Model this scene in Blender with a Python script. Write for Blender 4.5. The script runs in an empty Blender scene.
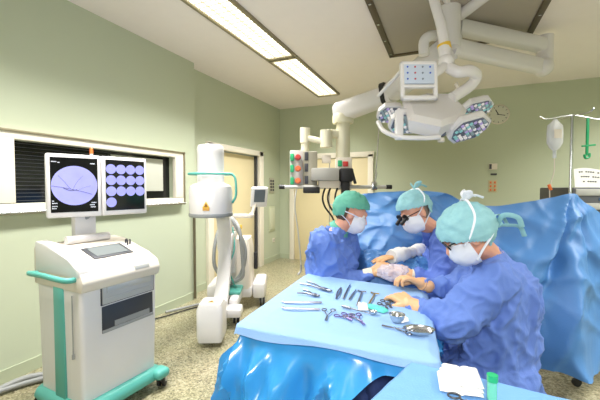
import bpy, bmesh, math, random
from mathutils import Vector, Matrix, Euler, noise
random.seed(7)
SC = bpy.context.scene
COL = SC.collection
PI = math.pi
R = math.radians

# ------------------------------------------------------------------ camera
HC, FPX = 1.47, 341.0
YAW, PITCH = R(23.2), math.atan(12 / FPX)
cam_d = bpy.data.cameras.new('camera')
cam_d.sensor_width = 36; cam_d.lens = 36 * FPX / 600; cam_d.clip_start = 0.02
cam = bpy.data.objects.new('camera', cam_d); COL.objects.link(cam)
cam.location = (0, 0, HC); cam.rotation_euler = (PI / 2 - PITCH, 0, YAW)
SC.camera = cam
# ------------------------------------------------------------------ world, exposure
w = bpy.data.worlds.new('world'); SC.world = w; w.use_nodes = True
w.node_tree.nodes['Background'].inputs[0].default_value = (0.9, 0.95, 1, 1)
w.node_tree.nodes['Background'].inputs[1].default_value = 0.3
SC.view_settings.view_transform = 'Standard'; SC.view_settings.look = 'None'
SC.view_settings.gamma = 1; SC.view_settings.use_curve_mapping = False
SC.view_settings.exposure = 0.46
SC.cycles.max_bounces = 8; SC.cycles.diffuse_bounces = 5
LAMP_W = 41.0            # ceiling lamps
LAMP_SPREAD = R(122)
FLASH_W = 24.0           # the photographer's on-camera flash

def area_light(name, loc, rot, sx, sy, watts, color=(1, .98, .95), spread=PI):
    l = bpy.data.lights.new(name, 'AREA'); l.shape = 'RECTANGLE'; l.size = sx; l.size_y = sy
    l.energy = watts; l.color = color; l.spread = spread
    o = bpy.data.objects.new(name, l); COL.objects.link(o); o.location = loc; o.rotation_euler = rot
    return o
TROFFERS = [(-1.905, 0.16), (-1.905, 2.02), (-1.905, 3.88), (2.22, 0.16), (2.22, 2.02), (2.22, 3.88)]  # nearest left lamp and whole right row are out of view, added for light
for (tx, ty) in TROFFERS:
    area_light('troffer_light', (tx, ty + .92, 3.06), (0, 0, 0), .3, 1.7, LAMP_W, spread=LAMP_SPREAD)
area_light('camera_flash', (0.05, -0.12, 1.72), (R(90), 0, YAW), .35, .25, FLASH_W, (1, .98, .95))

# ------------------------------------------------------------------ pixel -> world point at a known height / depth
_F = Vector((-math.sin(YAW) * math.cos(PITCH), math.cos(YAW) * math.cos(PITCH), -math.sin(PITCH)))
_R = Vector((math.cos(YAW), math.sin(YAW), 0))
_U = _R.cross(_F)
def ray(x, y): return _F + _R * ((x - 300) / FPX) + _U * ((200 - y) / FPX)
def Zp(x, y, z):
    r = ray(x, y); t = (z - HC) / r.z; return Vector((0, 0, HC)) + r * t
def D(x, y, d): return Vector((0, 0, HC)) + ray(x, y) * d

# ------------------------------------------------------------------ materials
def lin(c):
    return tuple(((v / 255) / 12.92 if v / 255 <= .04045 else ((v / 255 + .055) / 1.055) ** 2.4) for v in c)
_M = {}
def mat(name, rgb, rough=.5, metal=0, bump=0, bscale=60, var=0, vscale=8, alpha=1, emit=0, trans=0, spec=.5, rgb2=None, coat=0, sss=0):
    if name in _M: return _M[name]
    m = bpy.data.materials.new(name); m.use_nodes = True; nt = m.node_tree; b = nt.nodes['Principled BSDF']
    c = (*lin(rgb), 1)
    b.inputs['Base Color'].default_value = c
    b.inputs['Roughness'].default_value = rough; b.inputs['Metallic'].default_value = metal
    b.inputs['Specular IOR Level'].default_value = spec
    b.inputs['Coat Weight'].default_value = coat
    if trans: b.inputs['Transmission Weight'].default_value = trans; b.inputs['IOR'].default_value = 1.35
    if alpha < 1: b.inputs['Alpha'].default_value = alpha
    if emit: b.inputs['Emission Color'].default_value = c; b.inputs['Emission Strength'].default_value = emit
    tc = nt.nodes.new('ShaderNodeTexCoord')
    n = nt.nodes.new('ShaderNodeTexNoise'); n.inputs['Scale'].default_value = vscale; n.inputs['Detail'].default_value = 4
    nt.links.new(tc.outputs['Object'], n.inputs['Vector'])
    mx = nt.nodes.new('ShaderNodeMix'); mx.data_type = 'RGBA'
    v = var if var else .04
    c2 = (*lin(rgb2), 1) if rgb2 else tuple([max(0, x * (1 - v)) for x in c[:3]] + [1])
    mx.inputs[6].default_value = c; mx.inputs[7].default_value = c2
    nt.links.new(n.outputs['Fac'], mx.inputs[0]); nt.links.new(mx.outputs[2], b.inputs['Base Color'])
    if bump:
        n2 = nt.nodes.new('ShaderNodeTexNoise'); n2.inputs['Scale'].default_value = bscale; n2.inputs['Detail'].default_value = 5
        nt.links.new(tc.outputs['Object'], n2.inputs['Vector'])
        bp = nt.nodes.new('ShaderNodeBump'); bp.inputs['Strength'].default_value = bump; bp.inputs['Distance'].default_value = .01
        nt.links.new(n2.outputs['Fac'], bp.inputs['Height']); nt.links.new(bp.outputs['Normal'], b.inputs['Normal'])
    _M[name] = m; return m

def floor_mat():
    m = bpy.data.materials.new('terrazzo_floor'); m.use_nodes = True; nt = m.node_tree; b = nt.nodes['Principled BSDF']
    tc = nt.nodes.new('ShaderNodeTexCoord')
    vo = nt.nodes.new('ShaderNodeTexVoronoi'); vo.inputs['Scale'].default_value = 85
    nt.links.new(tc.outputs['Object'], vo.inputs['Vector'])
    sep = nt.nodes.new('ShaderNodeSeparateColor'); nt.links.new(vo.outputs['Color'], sep.inputs[0])
    cr = nt.nodes.new('ShaderNodeValToRGB')
    els = [(0, (88, 84, 62)), (.15, (120, 115, 88)), (.45, (150, 144, 114)), (.7, (162, 156, 126)), (1, (184, 178, 152))]
    e = cr.color_ramp.elements
    e[0].position, e[0].color = els[0][0], (*lin(els[0][1]), 1); e[1].position, e[1].color = els[-1][0], (*lin(els[-1][1]), 1)
    for p_, c_ in els[1:-1]:
        q = e.new(p_); q.color = (*lin(c_), 1)
    nt.links.new(sep.outputs[0], cr.inputs[0])
    n = nt.nodes.new('ShaderNodeTexNoise'); n.inputs['Scale'].default_value = 3
    nt.links.new(tc.outputs['Object'], n.inputs['Vector'])
    mx = nt.nodes.new('ShaderNodeMix'); mx.data_type = 'RGBA'; mx.blend_type = 'MULTIPLY'; mx.inputs[0].default_value = .35
    nt.links.new(cr.outputs[0], mx.inputs[6]); nt.links.new(n.outputs['Color'], mx.inputs[7])
    mx.inputs[0].default_value = .12
    nt.links.new(mx.outputs[2], b.inputs['Base Color']); b.inputs['Roughness'].default_value = .28
    return m

WALL = mat('green_wall_paint', (186, 194, 170), .75, bump=.05, bscale=90, var=.03, vscale=2)
CEIL = mat('ceiling_paint', (240, 232, 230), .9, bump=.04, bscale=80)
WHITE = mat('white_enamel', (222, 219, 218), .35, coat=.2)
OFFW = mat('warm_white_plastic', (222, 213, 200), .4)
CREAM = mat('cream_laminate', (226, 212, 172), .5, bump=.03)
FRAMEW = mat('painted_frame', (236, 230, 216), .45)
TEAL = mat('teal_plastic', (88, 172, 160), .4)
BLACK = mat('black_rubber', (26, 26, 28), .55)
DARK = mat('dark_grey_plastic', (58, 60, 66), .45)
GREY = mat('grey_plastic', (150, 152, 152), .45)
LGREY = mat('light_grey_metal', (190, 190, 186), .35, .2)
STEEL = mat('steel', (205, 207, 210), .22, 1)
DSTEEL = mat('dull_steel', (150, 152, 152), .38, 1)
INSTR = mat('instrument_steel', (128, 130, 140), .3, .85)
ALU = mat('brushed_trim', (150, 142, 118), .4, .6)
GOWN = mat('blue_gown_fabric', (100, 132, 206), .7, bump=.25, bscale=260, rgb2=(86, 116, 190), vscale=6)
GOWN2 = mat('violet_blue_gown_fabric', (94, 124, 204), .7, bump=.25, bscale=260, rgb2=(82, 108, 188), vscale=6)
DRAPE = mat('blue_drape_fabric', (78, 132, 190), .48, bump=.2, bscale=180, rgb2=(70, 120, 178), vscale=4)
PAPER = mat('light_blue_table_sheet', (142, 180, 226), .7, bump=.15, bscale=150, rgb2=(134, 172, 220), vscale=5)
PLASTIC = mat('bright_blue_plastic_cover', (64, 158, 220), .25, bump=.12, bscale=9, rgb2=(48, 142, 214), vscale=4, coat=.4)
SKIN = mat('skin', (222, 164, 138), .5, bump=.05, rgb2=(212, 150, 126))
IODINE = mat('painted_skin', (226, 176, 120), .5, rgb2=(216, 160, 108))
GLOVE = mat('latex_glove', (222, 176, 132), .42, bump=.12, bscale=120, rgb2=(210, 162, 118), vscale=30)
CUFF = mat('white_knit_cuff', (226, 216, 196), .8, bump=.3, bscale=300)
MASKM = mat('white_mask_fabric', (226, 228, 236), .8, bump=.15, bscale=200)
CAPG = mat('green_cap_fabric', (78, 156, 134), .8, bump=.3, bscale=200, rgb2=(104, 176, 156), vscale=40)
CAPT = mat('pale_teal_cap_fabric', (150, 198, 204), .8, bump=.3, bscale=200, rgb2=(128, 180, 190), vscale=40)
GAUZE = mat('white_gauze', (238, 236, 230), .9, bump=.4, bscale=160)
HAIR = mat('brown_hair', (92, 72, 56), .6, bump=.4, bscale=200)
HAIRG = mat('grey_hair', (140, 128, 116), .6, bump=.4, bscale=200)
GREENP = mat('green_plastic', (38, 168, 110), .4)
ORANGE = mat('orange_plastic', (226, 110, 50), .4)
RED = mat('red_plastic', (196, 52, 44), .4)
YELLOW = mat('yellow_label', (226, 186, 60), .5)
GLASSD = mat('dark_window_glass', (16, 18, 20), .08)
CLEAR = mat('clear_plastic', (225, 230, 242), .15, alpha=.42)
FILM = mat('clear_film', (232, 222, 232), .2, alpha=.5, bump=.5, bscale=60)
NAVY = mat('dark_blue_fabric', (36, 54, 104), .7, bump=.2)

# ------------------------------------------------------------------ mesh helpers
class MB:
    def __init__(s): s.bm = bmesh.new()
    def _t(s, vs, M):
        if M is not None:
            for v in vs: v.co = M @ v.co
    def box(s, c, d, M=None, bev=0, seg=2, rot=None):
        r = bmesh.ops.create_cube(s.bm, size=1); vs = r['verts']
        for v in vs: v.co = Vector((v.co.x * d[0], v.co.y * d[1], v.co.z * d[2]))
        if bev:
            es = list({e for v in vs for e in v.link_edges})
            rr = bmesh.ops.bevel(s.bm, geom=es, offset=bev, segments=seg, affect='EDGES', profile=.5)
            vs = list({v for v in rr['verts']} | {v for v in vs if v.is_valid})
        X = Matrix.Translation(c) @ (Euler(rot).to_matrix().to_4x4() if rot else Matrix())
        s._t(vs, X); s._t(vs, M); return s
    def cyl(s, a, b, r1, r2=None, n=20, cap=True):
        a = Vector(a); b = Vector(b); r2 = r1 if r2 is None else r2; d = b - a; L = d.length
        if L < 1e-6: return s
        q = d.to_track_quat('Z', 'Y').to_matrix().to_4x4()
        r = bmesh.ops.create_cone(s.bm, cap_ends=cap, segments=n, radius1=r1, radius2=r2, depth=L)
        s._t(r['verts'], Matrix.Translation((a + b) / 2) @ q); return s
    def ball(s, c, r, sc=(1, 1, 1), n=16, M=None):
        q = bmesh.ops.create_uvsphere(s.bm, u_segments=n, v_segments=max(6, n * 2 // 3), radius=r)
        s._t(q['verts'], Matrix.Translation(c) @ (M if M is not None else Matrix()) @ Matrix.Diagonal((*sc, 1))); return s
    def caps(s, a, b, r1, r2, n=14, st=6):
        a = Vector(a); b = Vector(b); s.cyl(a, b, r1, r2, n); s.ball(a, r1, n=n); s.ball(b, r2, n=n); return s
    def tube(s, pts, r, n=10, closed=False, flat=None):
        pts = [Vector(p) for p in pts]; N = len(pts); rings = []; prev = None
        for i, p in enumerate(pts):
            if closed: t = pts[(i + 1) % N] - pts[i - 1]
            else: t = pts[min(i + 1, N - 1)] - pts[max(i - 1, 0)]
            t.normalize()
            if prev is None: u = t.orthogonal().normalized() if flat is None else Vector(flat) - t * t.dot(Vector(flat)); u.normalize()
            else:
                u = prev - t * t.dot(prev)
                u = u.normalized() if u.length > 1e-5 else t.orthogonal().normalized()
            prev = u; v = t.cross(u); rr = r[i] if isinstance(r, (list, tuple)) else r
            ra, rb = (rr if isinstance(rr, tuple) else (rr, rr))
            rings.append([s.bm.verts.new(p + u * math.cos(k * 2 * PI / n) * ra + v * math.sin(k * 2 * PI / n) * rb) for k in range(n)])
        for i in range(N if closed else N - 1):
            A, B = rings[i], rings[(i + 1) % N]
            for k in range(n): s.bm.faces.new((A[k], A[(k + 1) % n], B[(k + 1) % n], B[k]))
        if not closed:
            s.bm.faces.new(list(reversed(rings[0]))); s.bm.faces.new(rings[-1])
        return s
    def lathe(s, prof, c=(0, 0, 0), n=32, M=None):
        rings = []; allv = []
        for (r, z) in prof:
            rg = [s.bm.verts.new((c[0] + max(r, 1e-4) * math.cos(k * 2 * PI / n), c[1] + max(r, 1e-4) * math.sin(k * 2 * PI / n), c[2] + z)) for k in range(n)]
            rings.append(rg); allv += rg
        for A, B in zip(rings, rings[1:]):
            for k in range(n): s.bm.faces.new((A[k], A[(k + 1) % n], B[(k + 1) % n], B[k]))
        s.bm.faces.new(list(reversed(rings[0]))); s.bm.faces.new(rings[-1])
        s._t(allv, M); return s
    def prism(s, poly, z0, z1, M=None, bev=0):
        b = [s.bm.verts.new((x, y, z0)) for x, y in poly]; t = [s.bm.verts.new((x, y, z1)) for x, y in poly]; n = len(poly)
        fs = [s.bm.faces.new(list(reversed(b))), s.bm.faces.new(t)]
        for k in range(n): fs.append(s.bm.faces.new((b[k], b[(k + 1) % n], t[(k + 1) % n], t[k])))
        vs = b + t
        if bev:
            es = list({e for f in fs for e in f.edges})
            rr = bmesh.ops.bevel(s.bm, geom=es, offset=bev, segments=2, affect='EDGES', profile=.5)
            vs = list(set(rr['verts']) | {v for v in vs if v.is_valid})
        s._t(vs, M); return s
    def grid(s, P, nu, nv, thick=0):
        """P(u,v)->Vector for u,v in 0..1; with thickness a closed sheet"""
        g = [[s.bm.verts.new(P(i / nu, j / nv)) for j in range(nv + 1)] for i in range(nu + 1)]
        fs = []
        for i in range(nu):
            for j in range(nv): fs.append(s.bm.faces.new((g[i][j], g[i + 1][j], g[i + 1][j + 1], g[i][j + 1])))
        if thick: bmesh.ops.recalc_face_normals(s.bm, faces=fs); bmesh.ops.solidify(s.bm, geom=fs, thickness=thick)
        return s
    def build(s, name, m, parent=None, smooth=True, angle=40, fixn=True):
        if fixn: bmesh.ops.recalc_face_normals(s.bm, faces=s.bm.faces)
        me = bpy.data.meshes.new(name); s.bm.to_mesh(me); s.bm.free()
        me.materials.append(m)
        if smooth:
            for p in me.polygons: p.use_smooth = True
            try: me.set_sharp_from_angle(angle=R(angle))
            except Exception: pass
        o = bpy.data.objects.new(name, me); COL.objects.link(o)
        if parent: o.parent = parent
        return o

def tag(o, label, cat, group=None):
    o['label'] = label; o['category'] = cat
    if group: o['group'] = group
    return o
def thing(name, label, cat, loc=(0, 0, 0), rz=0, group=None):
    o = bpy.data.objects.new(name, None); COL.objects.link(o); o.location = loc; o.rotation_euler = (0, 0, rz)
    return tag(o, label, cat, group)
def struct(o): o['kind'] = 'structure'; return o
def plab(o, l): o['label'] = l; return o
def V(*a): return Vector(a)
def bez(P, n=24):
    """Catmull-Rom through the points"""
    P = [Vector(p) for p in P]; out = []
    Q = [P[0] * 2 - P[1]] + P + [P[-1] * 2 - P[-2]]
    for i in range(1, len(Q) - 2):
        k = max(2, n // (len(P) - 1))
        for j in range(k):
            t = j / k; a, b, c, d = Q[i - 1], Q[i], Q[i + 1], Q[i + 2]
            out.append(.5 * ((2 * b) + (c - a) * t + (2 * a - 5 * b + 4 * c - d) * t * t + (3 * b - a - 3 * c + d) * t ** 3))
    out.append(P[-1]); return out
def crease(x, y, z=0, k=3.2):
    n_ = noise.noise(Vector((x, y, z))); return (1 - min(1, abs(n_) * k)) ** 1.5
def nz(x, y, z=0, s=1.0): return noise.noise(Vector((x * s, y * s, z * s)))

# ------------------------------------------------------------------ ROOM
H = 3.1; XL, XL2, XR, YB, YF = -3.05, -3.2, 3.4, 6.4, -2.6
struct(MB().box(((XR + XL2) / 2, (YB + YF) / 2, -.05), (XR - XL2 + .4, YB - YF + .4, .1)).build('floor', floor_mat(), smooth=False))
struct(MB().box(((XR + XL2) / 2, (YB + YF) / 2, H + .05), (XR - XL2 + .4, YB - YF + .4, .1)).build('ceiling', CEIL, smooth=False))
def wall_x(name, x0, x1, y0, y1, hole=None):
    m = MB(); xc, dx = (x0 + x1) / 2, abs(x1 - x0)
    if hole:
        ya, yb, za, zb = hole
        m.box((xc, (y0 + ya) / 2, H / 2), (dx, ya - y0, H)); m.box((xc, (yb + y1) / 2, H / 2), (dx, y1 - yb, H))
        if za > 0: m.box((xc, (ya + yb) / 2, za / 2), (dx, yb - ya, za))
        m.box((xc, (ya + yb) / 2, (zb + H) / 2), (dx, yb - ya, H - zb))
    else: m.box((xc, (y0 + y1) / 2, H / 2), (dx, y1 - y0, H))
    return struct(m.build(name, WALL, smooth=False))
WY0, WY1, WZ0, WZ1 = 1.53, 3.2, 1.35, 1.84
wall_x('wall_left', XL - .35, XL, YF, 3.6, (WY0, WY1, WZ0, WZ1))
wall_x('wall_left_far', XL2 - .2, XL2, 3.6, YB, (4.12, 5.5, 0, 2.06))
struct(MB().box(((XR + XL2) / 2, YB + .1, H / 2), (XR - XL2 + .4, .2, H)).build('wall_back', WALL, smooth=False))
struct(MB().box((XR + .1, (YB + YF) / 2, H / 2), (.2, YB - YF, H)).build('wall_right', WALL, smooth=False))
struct(MB().box(((XR + XL2) / 2, YF - .1, H / 2), (XR - XL2 + .4, .2, H)).build('wall_front', WALL, smooth=False))
BB = mat('skirting_vinyl', (176, 184, 158), .5)
struct(MB().box((XL + .006, .5, .05), (.012, 6.2, .1)).build('baseboard_left', BB))
struct(MB().box((XL2 + .006, 6.0, .05), (.012, .78, .1)).box((XL2 + .006, 3.8, .05), (.012, .4, .1)).build('baseboard_left_far', BB))
struct(MB().box((-3.08, YB - .006, .05), (.22, .012, .1)).box((1.1, YB - .006, .05), (4.6, .012, .1)).build('baseboard_back', BB))

# window_1: long low window in the left wall, dark glass, blind slats, pale panel, pale frame
win = bpy.data.objects.new('window_1', None); COL.objects.link(win); win.location = (XL, 2, 1.3); struct(win)
def W(m): # local to win
    return Matrix.Translation((-XL, -2, -1.3))
fr = MB(); T = Matrix.Translation((-XL, -2, -1.3)); o_, i_ = .085, 0
ya, yb, za, zb = WY0 - .3, WY1 + .15, WZ0 - .085, WZ1 + .075
fr.box((XL + .02, (ya + yb) / 2, (WZ1 + zb) / 2), (.06, yb - ya, zb - WZ1), T, .006); fr.box((XL + .02, (ya + yb) / 2, (za + WZ0) / 2), (.06, yb - ya, WZ0 - za), T, .006)
fr.box((XL + .02, (WY1 + yb) / 2, 1.6), (.06, yb - WY1, WZ1 - WZ0), T, .006); fr.box((XL + .02, (ya + WY0) / 2, 1.6), (.06, WY0 - ya, WZ1 - WZ0), T, .006)
fr.build('window_frame', FRAMEW, win)
MB().box((XL + .056, (ya + yb) / 2, zb - .012), (.016, yb - ya, .02), T, .003).box((XL + .056, yb - .012, (za + zb) / 2), (.016, .02, zb - za), T, .003).box((XL + .056, (ya + yb) / 2, za + .014), (.016, yb - ya, .02), T, .003).build('frame_edge_strip', ALU, win)
MB().box((XL - .06, (WY0 + WY1) / 2, (WZ0 + WZ1) / 2), (.01, WY1 - WY0 + .02, WZ1 - WZ0 + .02), T).build('window_pane', GLASSD, win)
sl = MB()
for k in range(16): sl.box((XL - .03, (WY0 + 2.4) / 2, WZ0 + .02 + k * .03), (.003, 2.4 - WY0, .004), T, rot=(0, .5, 0))
sl.build('blind_slats', DARK, win)
plab(MB().box((XL - .04, 2.74, 1.62), (.012, .68, .37), T, .003).build('roller_blind', mat('grey_blind', (196, 198, 186), .7), win), 'pale grey blind panel')  # plain pale grey panel in the far part of the window
rail = MB().cyl((XL + .075, 1.0, 1.285), (XL + .075, 3.33, 1.285), .009).box((XL + .055, 1.2, 1.285), (.05, .02, .02)).box((XL + .055, 3.2, 1.285), (.05, .02, .02)).box((XL + .055, 2.3, 1.285), (.05, .02, .02))
tag(rail.build('wall_rail', STEEL), 'thin metal rail along the window sill behind the monitors', 'rail')

# door_1 in the far left wall
d1 = bpy.data.objects.new('door_1', None); COL.objects.link(d1); d1.location = (XL2, 4.8, 0); struct(d1)
T = Matrix.Translation((-XL2, -4.8, 0))
MB().box((XL2 + .01, 4.06, 1.07), (.08, .13, 2.14), T, .006).box((XL2 + .01, 5.56, 1.07), (.08, .14, 2.14), T, .006).box((XL2 + .01, 4.81, 2.1), (.08, 1.62, .09), T, .006).build('door_frame', FRAMEW, d1)
MB().box((XL2 - .07, 4.78, 1.02), (.04, 1.32, 2.04), T, .003).build('door_leaf', CREAM, d1)
MB().box((XL2 - .03, 5.46, 1.03), (.05, .045, 2.06), T).build('door_seal', DARK, d1)  # dark strip standing in for the shade in the door gap
MB().box((XL2 - .04, 5.34, 1.05), (.02, .045, .22), T, .005).cyl(T @ V(XL2 - .02, 5.34, 1.1), T @ V(XL2 + .03, 5.34, 1.1), .009).cyl(T @ V(XL2 + .03, 5.34, 1.1), T @ V(XL2 + .03, 5.23, 1.1), .009).build('door_handle', STEEL, d1)
# door_2 : wide cream sliding door in the back wall
d2 = bpy.data.objects.new('door_2', None); COL.objects.link(d2); d2.location = (-2.1, YB, 0); struct(d2)
T = Matrix.Translation((2.1, -YB, 0))
MB().box((-2.91, YB - .02, 1.05), (.1, .06, 2.1), T, .005).box((-1.3, YB - .02, 1.05), (.1, .06, 2.1), T, .005).box((-2.1, YB - .02, 2.1), (1.72, .06, .1), T, .005).build('door_frame', FRAMEW, d2)
MB().box((-2.105, YB - .012, 1.02), (1.5, .024, 2.04), T, .003).build('door_leaf', CREAM, d2)
MB().box((-2.1, YB - .03, 1.02), (.012, .02, 2.03), T).build('door_gap', GREY, d2)

# trims
trim = struct(MB().cyl((XL + .03, 3.54, .02), (XL + .03, 3.54, 1.36), .017).build('trim_1', mat('dark_conduit', (112, 104, 84), .4, .5)))
# ceiling field
PX0, PX1, PY0, PY1 = -.63, .77, 1.6, 4.3
FIELD = mat('perforated_grey_panel', (168, 160, 148), .6, bump=.3, bscale=300)
BROWN = mat('brown_metal_strip', (96, 84, 66), .45, .4)
cf = bpy.data.objects.new('trim_2', None); COL.objects.link(cf); cf.location = (0, 3, H); struct(cf)
T = Matrix.Translation((0, -3, -H))
MB().box(((PX0 + PX1) / 2, (PY0 + PY1) / 2, H - .012), (PX1 - PX0, PY1 - PY0, .024), T).build('supply_field', FIELD, cf)
m = MB()
for x in (PX0, PX1): m.box((x, (PY0 + PY1) / 2, H - .02), (.06, PY1 - PY0 + .06, .04), T, .004)
for y in (PY0, PY1): m.box(((PX0 + PX1) / 2, y, H - .02), (PX1 - PX0 + .06, .06, .04), T, .004)
m.build('field_frame', BROWN, cf)
m = MB()
for k in range(7):
    for x in (PX0, PX1): m.cyl(T @ V(x, PY0 + .2 + k * .4, H - .04), T @ V(x, PY0 + .2 + k * .4, H - .046), .014, n=10)
m.build('frame_screws', STEEL, cf)

# ceiling lamps
DIFF = mat('lamp_diffuser', (255, 250, 232), .5, emit=1.6)
LOUV = mat('louvre_aluminium', (222, 216, 196), .35, .3)
names = ['louvred ceiling lamp at the near end of the left row, before the window', 'louvred ceiling lamp at left, the nearer of two in view', 'louvred ceiling lamp at left, the farther one by the back wall',
         'recessed ceiling lamp on the right beside the near wall', 'recessed ceiling lamp on the right, middle of its row', 'recessed ceiling lamp on the right by the back wall']
for (tx, ty), lb in zip(TROFFERS, names):
    t = thing('ceiling_lamp', lb, 'lamp', (tx, ty, H), 0, 'ceiling lamps in rows')
    L, Wd = 1.84, .37
    f = MB(); f.box((-Wd / 2, L / 2, -.012), (.03, L, .04), bev=.003).box((Wd / 2, L / 2, -.012), (.03, L, .04), bev=.003)
    f.box((0, .012, -.012), (Wd, .03, .04), bev=.003).box((0, L - .012, -.012), (Wd, .03, .04), bev=.003)
    f.build('lamp_frame', ALU, t)
    MB().box((0, L / 2, -.006), (Wd - .03, L - .05, .006)).build('diffuser', DIFF, t)
    g = MB()
    for k in range(1, 3): g.box((-Wd / 2 + k * Wd / 3, L / 2, -.018), (.004, L - .04, .018))
    for k in range(1, 26): g.box((0, k * L / 26, -.018), (Wd - .03, .003, .012))
    g.build('louvre', LOUV, t, smooth=False)
m = MB()

# wall fittings
def wall_plate(y, z, lab, n=4, x=XL2, col=GREY):
    t = thing('switch_panel', lab, 'switch', (x, y, z))
    MB().box((.008, 0, 0), (.016, .2, .3), bev=.004).build('plate', mat('grey_plate', (178, 176, 158), .4, .2), t)
    for k in range(n):
        plab(MB().box((.018, -.045 + .09 * (k % 2), .09 - .06 * (k // 2)), (.012, .055, .04), bev=.003).build('rocker', DARK, t), 'dark rocker')
    return t
wall_plate(6.02, 1.52, 'grey metal switch panel on the left wall beside the doorway', 8)
t = thing('wall_flap', 'small pale flap plate low on the left wall beside the doorway', 'plate', (XL2, 6.02, .86))
MB().box((.008, 0, 0), (.016, .24, .5), bev=.004).build('plate', mat('pale_plate', (196, 202, 172), .5), t)
MB().box((.02, .0, .0), (.012, .18, .42), bev=.003).build('flap', mat('pale_plate2', (206, 210, 184), .5), t)
sk = thing('socket', 'small white wall socket near the floor beside the doorway', 'socket', (XL2, 6.1, .42))
MB().box((.006, 0, 0), (.012, .08, .08), bev=.003).build('plate', OFFW, sk); MB().cyl((.01, 0, 0), (.014, 0, 0), .02).build('recess', GREY, sk)
# clock
c = thing('wall_clock', 'round pale clock on the back wall beside the surgical lamp', 'clock', (.76, YB, 2.66))
A = Matrix.Rotation(R(90), 4, 'X')
MB().lathe([(0, 0), (.155, 0), (.16, .02), (.148, .03), (.146, .022), (0, .022)], M=A).build('case', OFFW, c)
MB().lathe([(0, .023), (.143, .023), (.143, .025), (0, .025)], M=A).build('dial', mat('clock_dial', (205, 206, 190), .5), c)
plab(MB().box((-.02, -.03, .035), (.012, .004, .1), rot=(0, -.5, 0)).build('hand', BLACK, c), 'black hand')
plab(MB().box((.035, -.031, -.01), (.009, .004, .12), rot=(0, 1.8, 0)).build('hand', BLACK, c), 'black hand')
m = MB()
for k in range(12): m.box((.125 * math.sin(k * PI / 6), -.027, .125 * math.cos(k * PI / 6)), (.008, .003, .022), rot=(0, k * PI / 6, 0))
m.build('hour_marks', DARK, c)
t = thing('thermostat', 'small white thermostat on the back wall below the clock', 'thermostat', (.7, YB, 1.82))
MB().box((0, -.015, 0), (.12, .03, .1), bev=.005).build('housing', OFFW, t); MB().box((-.04, -.032, 0), (.035, .004, .08)).build('display', DARK, t)
MB().box((.01, -.012, -.125), (.09, .02, .03), bev=.003).build('sensor', DARK, t)
t = thing('wall_sockets', 'small orange sockets in a cluster on the back wall below the thermostat', 'socket', (.7, YB, 1.5))
MB().box((0, -.004, 0), (.13, .008, .2), bev=.003).build('plate', mat('pale_plate3', (196, 186, 150), .5), t)
for k in range(6): MB().box((-.03 + .06 * (k % 2), -.011, .06 - .06 * (k // 2)), (.025, .008, .035), bev=.002).build('outlet', ORANGE, t)

# ------------------------------------------------------------------ MONITOR CART
CA = R(86)
cart = thing('monitor_cart', 'white rolling imaging workstation with teal base and side handle', 'medical cart', (-2.216, 1.619, 0), CA); cart.scale = (.88, .85, 1)
# local: x = along the front (left->right), y = towards the back wall side, z up ; front face at y=-.29
cw, cd = .56, .58
def rrect(w_, d_, r, n=5, cx=0, cy=0):
    out = []
    for (sx, sy, a0) in ((1, -1, -90), (1, 1, 0), (-1, 1, 90), (-1, -1, 180)):
        for k in range(n + 1):
            a = R(a0 + 90 * k / n); out.append((cx + sx * (w_ / 2 - r) + r * math.cos(a), cy + sy * (d_ / 2 - r) + r * math.sin(a)))
    return out
def loft(m, secs):
    rings = [[m.bm.verts.new((x, y, z)) for x, y in poly] for poly, z in secs]
    n = len(rings[0])
    for A_, B_ in zip(rings, rings[1:]):
        for k in range(n): m.bm.faces.new((A_[k], A_[(k + 1) % n], B_[(k + 1) % n], B_[k]))
    m.bm.faces.new(list(reversed(rings[0]))); m.bm.faces.new(rings[-1]); return m
b = MB()
# body as a lofted shell; front face recess for the printer slots is a framed set of boxes
loft(b, [(rrect(.60, .54, .03), .12), (rrect(.61, .56, .03, cy=-.005), .5), (rrect(.62, .57, .03, cy=-.005), .84), (rrect(.62, .57, .03), .87)])
b.build('housing', WHITE, cart, angle=50)
# top console with sloping deck
dk = MB()
prof = [(-.31, .84), (-.33, .9), (-.3, .955), (-.18, 1.0), (.12, 1.085), (.28, 1.1), (.3, 1.07), (.3, .84)]
Mx = Matrix(((0, 0, 1, 0), (1, 0, 0, 0), (0, 1, 0, 0), (0, 0, 0, 1)))   # (y,z) profile extruded on x
dk.prism(prof, -.318, .318, Mx, bev=.014); dk.build('console', OFFW, cart)
lg = MB(); lg.prism([(-.3, .93), (-.29, .985), (-.16, 1.035), (.1, 1.112), (.27, 1.125), (.27, .93)], -.322, -.235, Mx, bev=.012)
lg.build('deck_ledge', WHITE, cart)
sl = math.atan2(.085, .3)
MB().box((.03, -.07, 1.033), (.32, .19, .012), rot=(sl, 0, 0), bev=.003).build('touch_panel', DARK, cart)
MB().box((.03, -.07, 1.0405), (.26, .145, .004), rot=(sl, 0, 0)).build('touch_screen', mat('screen_glass', (110, 116, 118), .15), cart)
MB().cyl((-.17, .14, 1.115), (.17, .14, 1.115), .028, n=20).build('paper_roll', WHITE, cart)
for k, (x, y) in enumerate(((.245, .02), (.265, -.01), (.235, -.02), (.27, .04))):
    plab(MB().cyl((x, y, 1.04), (x, y, 1.085), .008, .006, 10).build('key', DARK, cart), 'dark control knob')
MB().box((.15, -.316, .925), (.13, .01, .028), bev=.002, rot=(R(-18), 0, 0)).build('name_plate', LGREY, cart)
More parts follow.
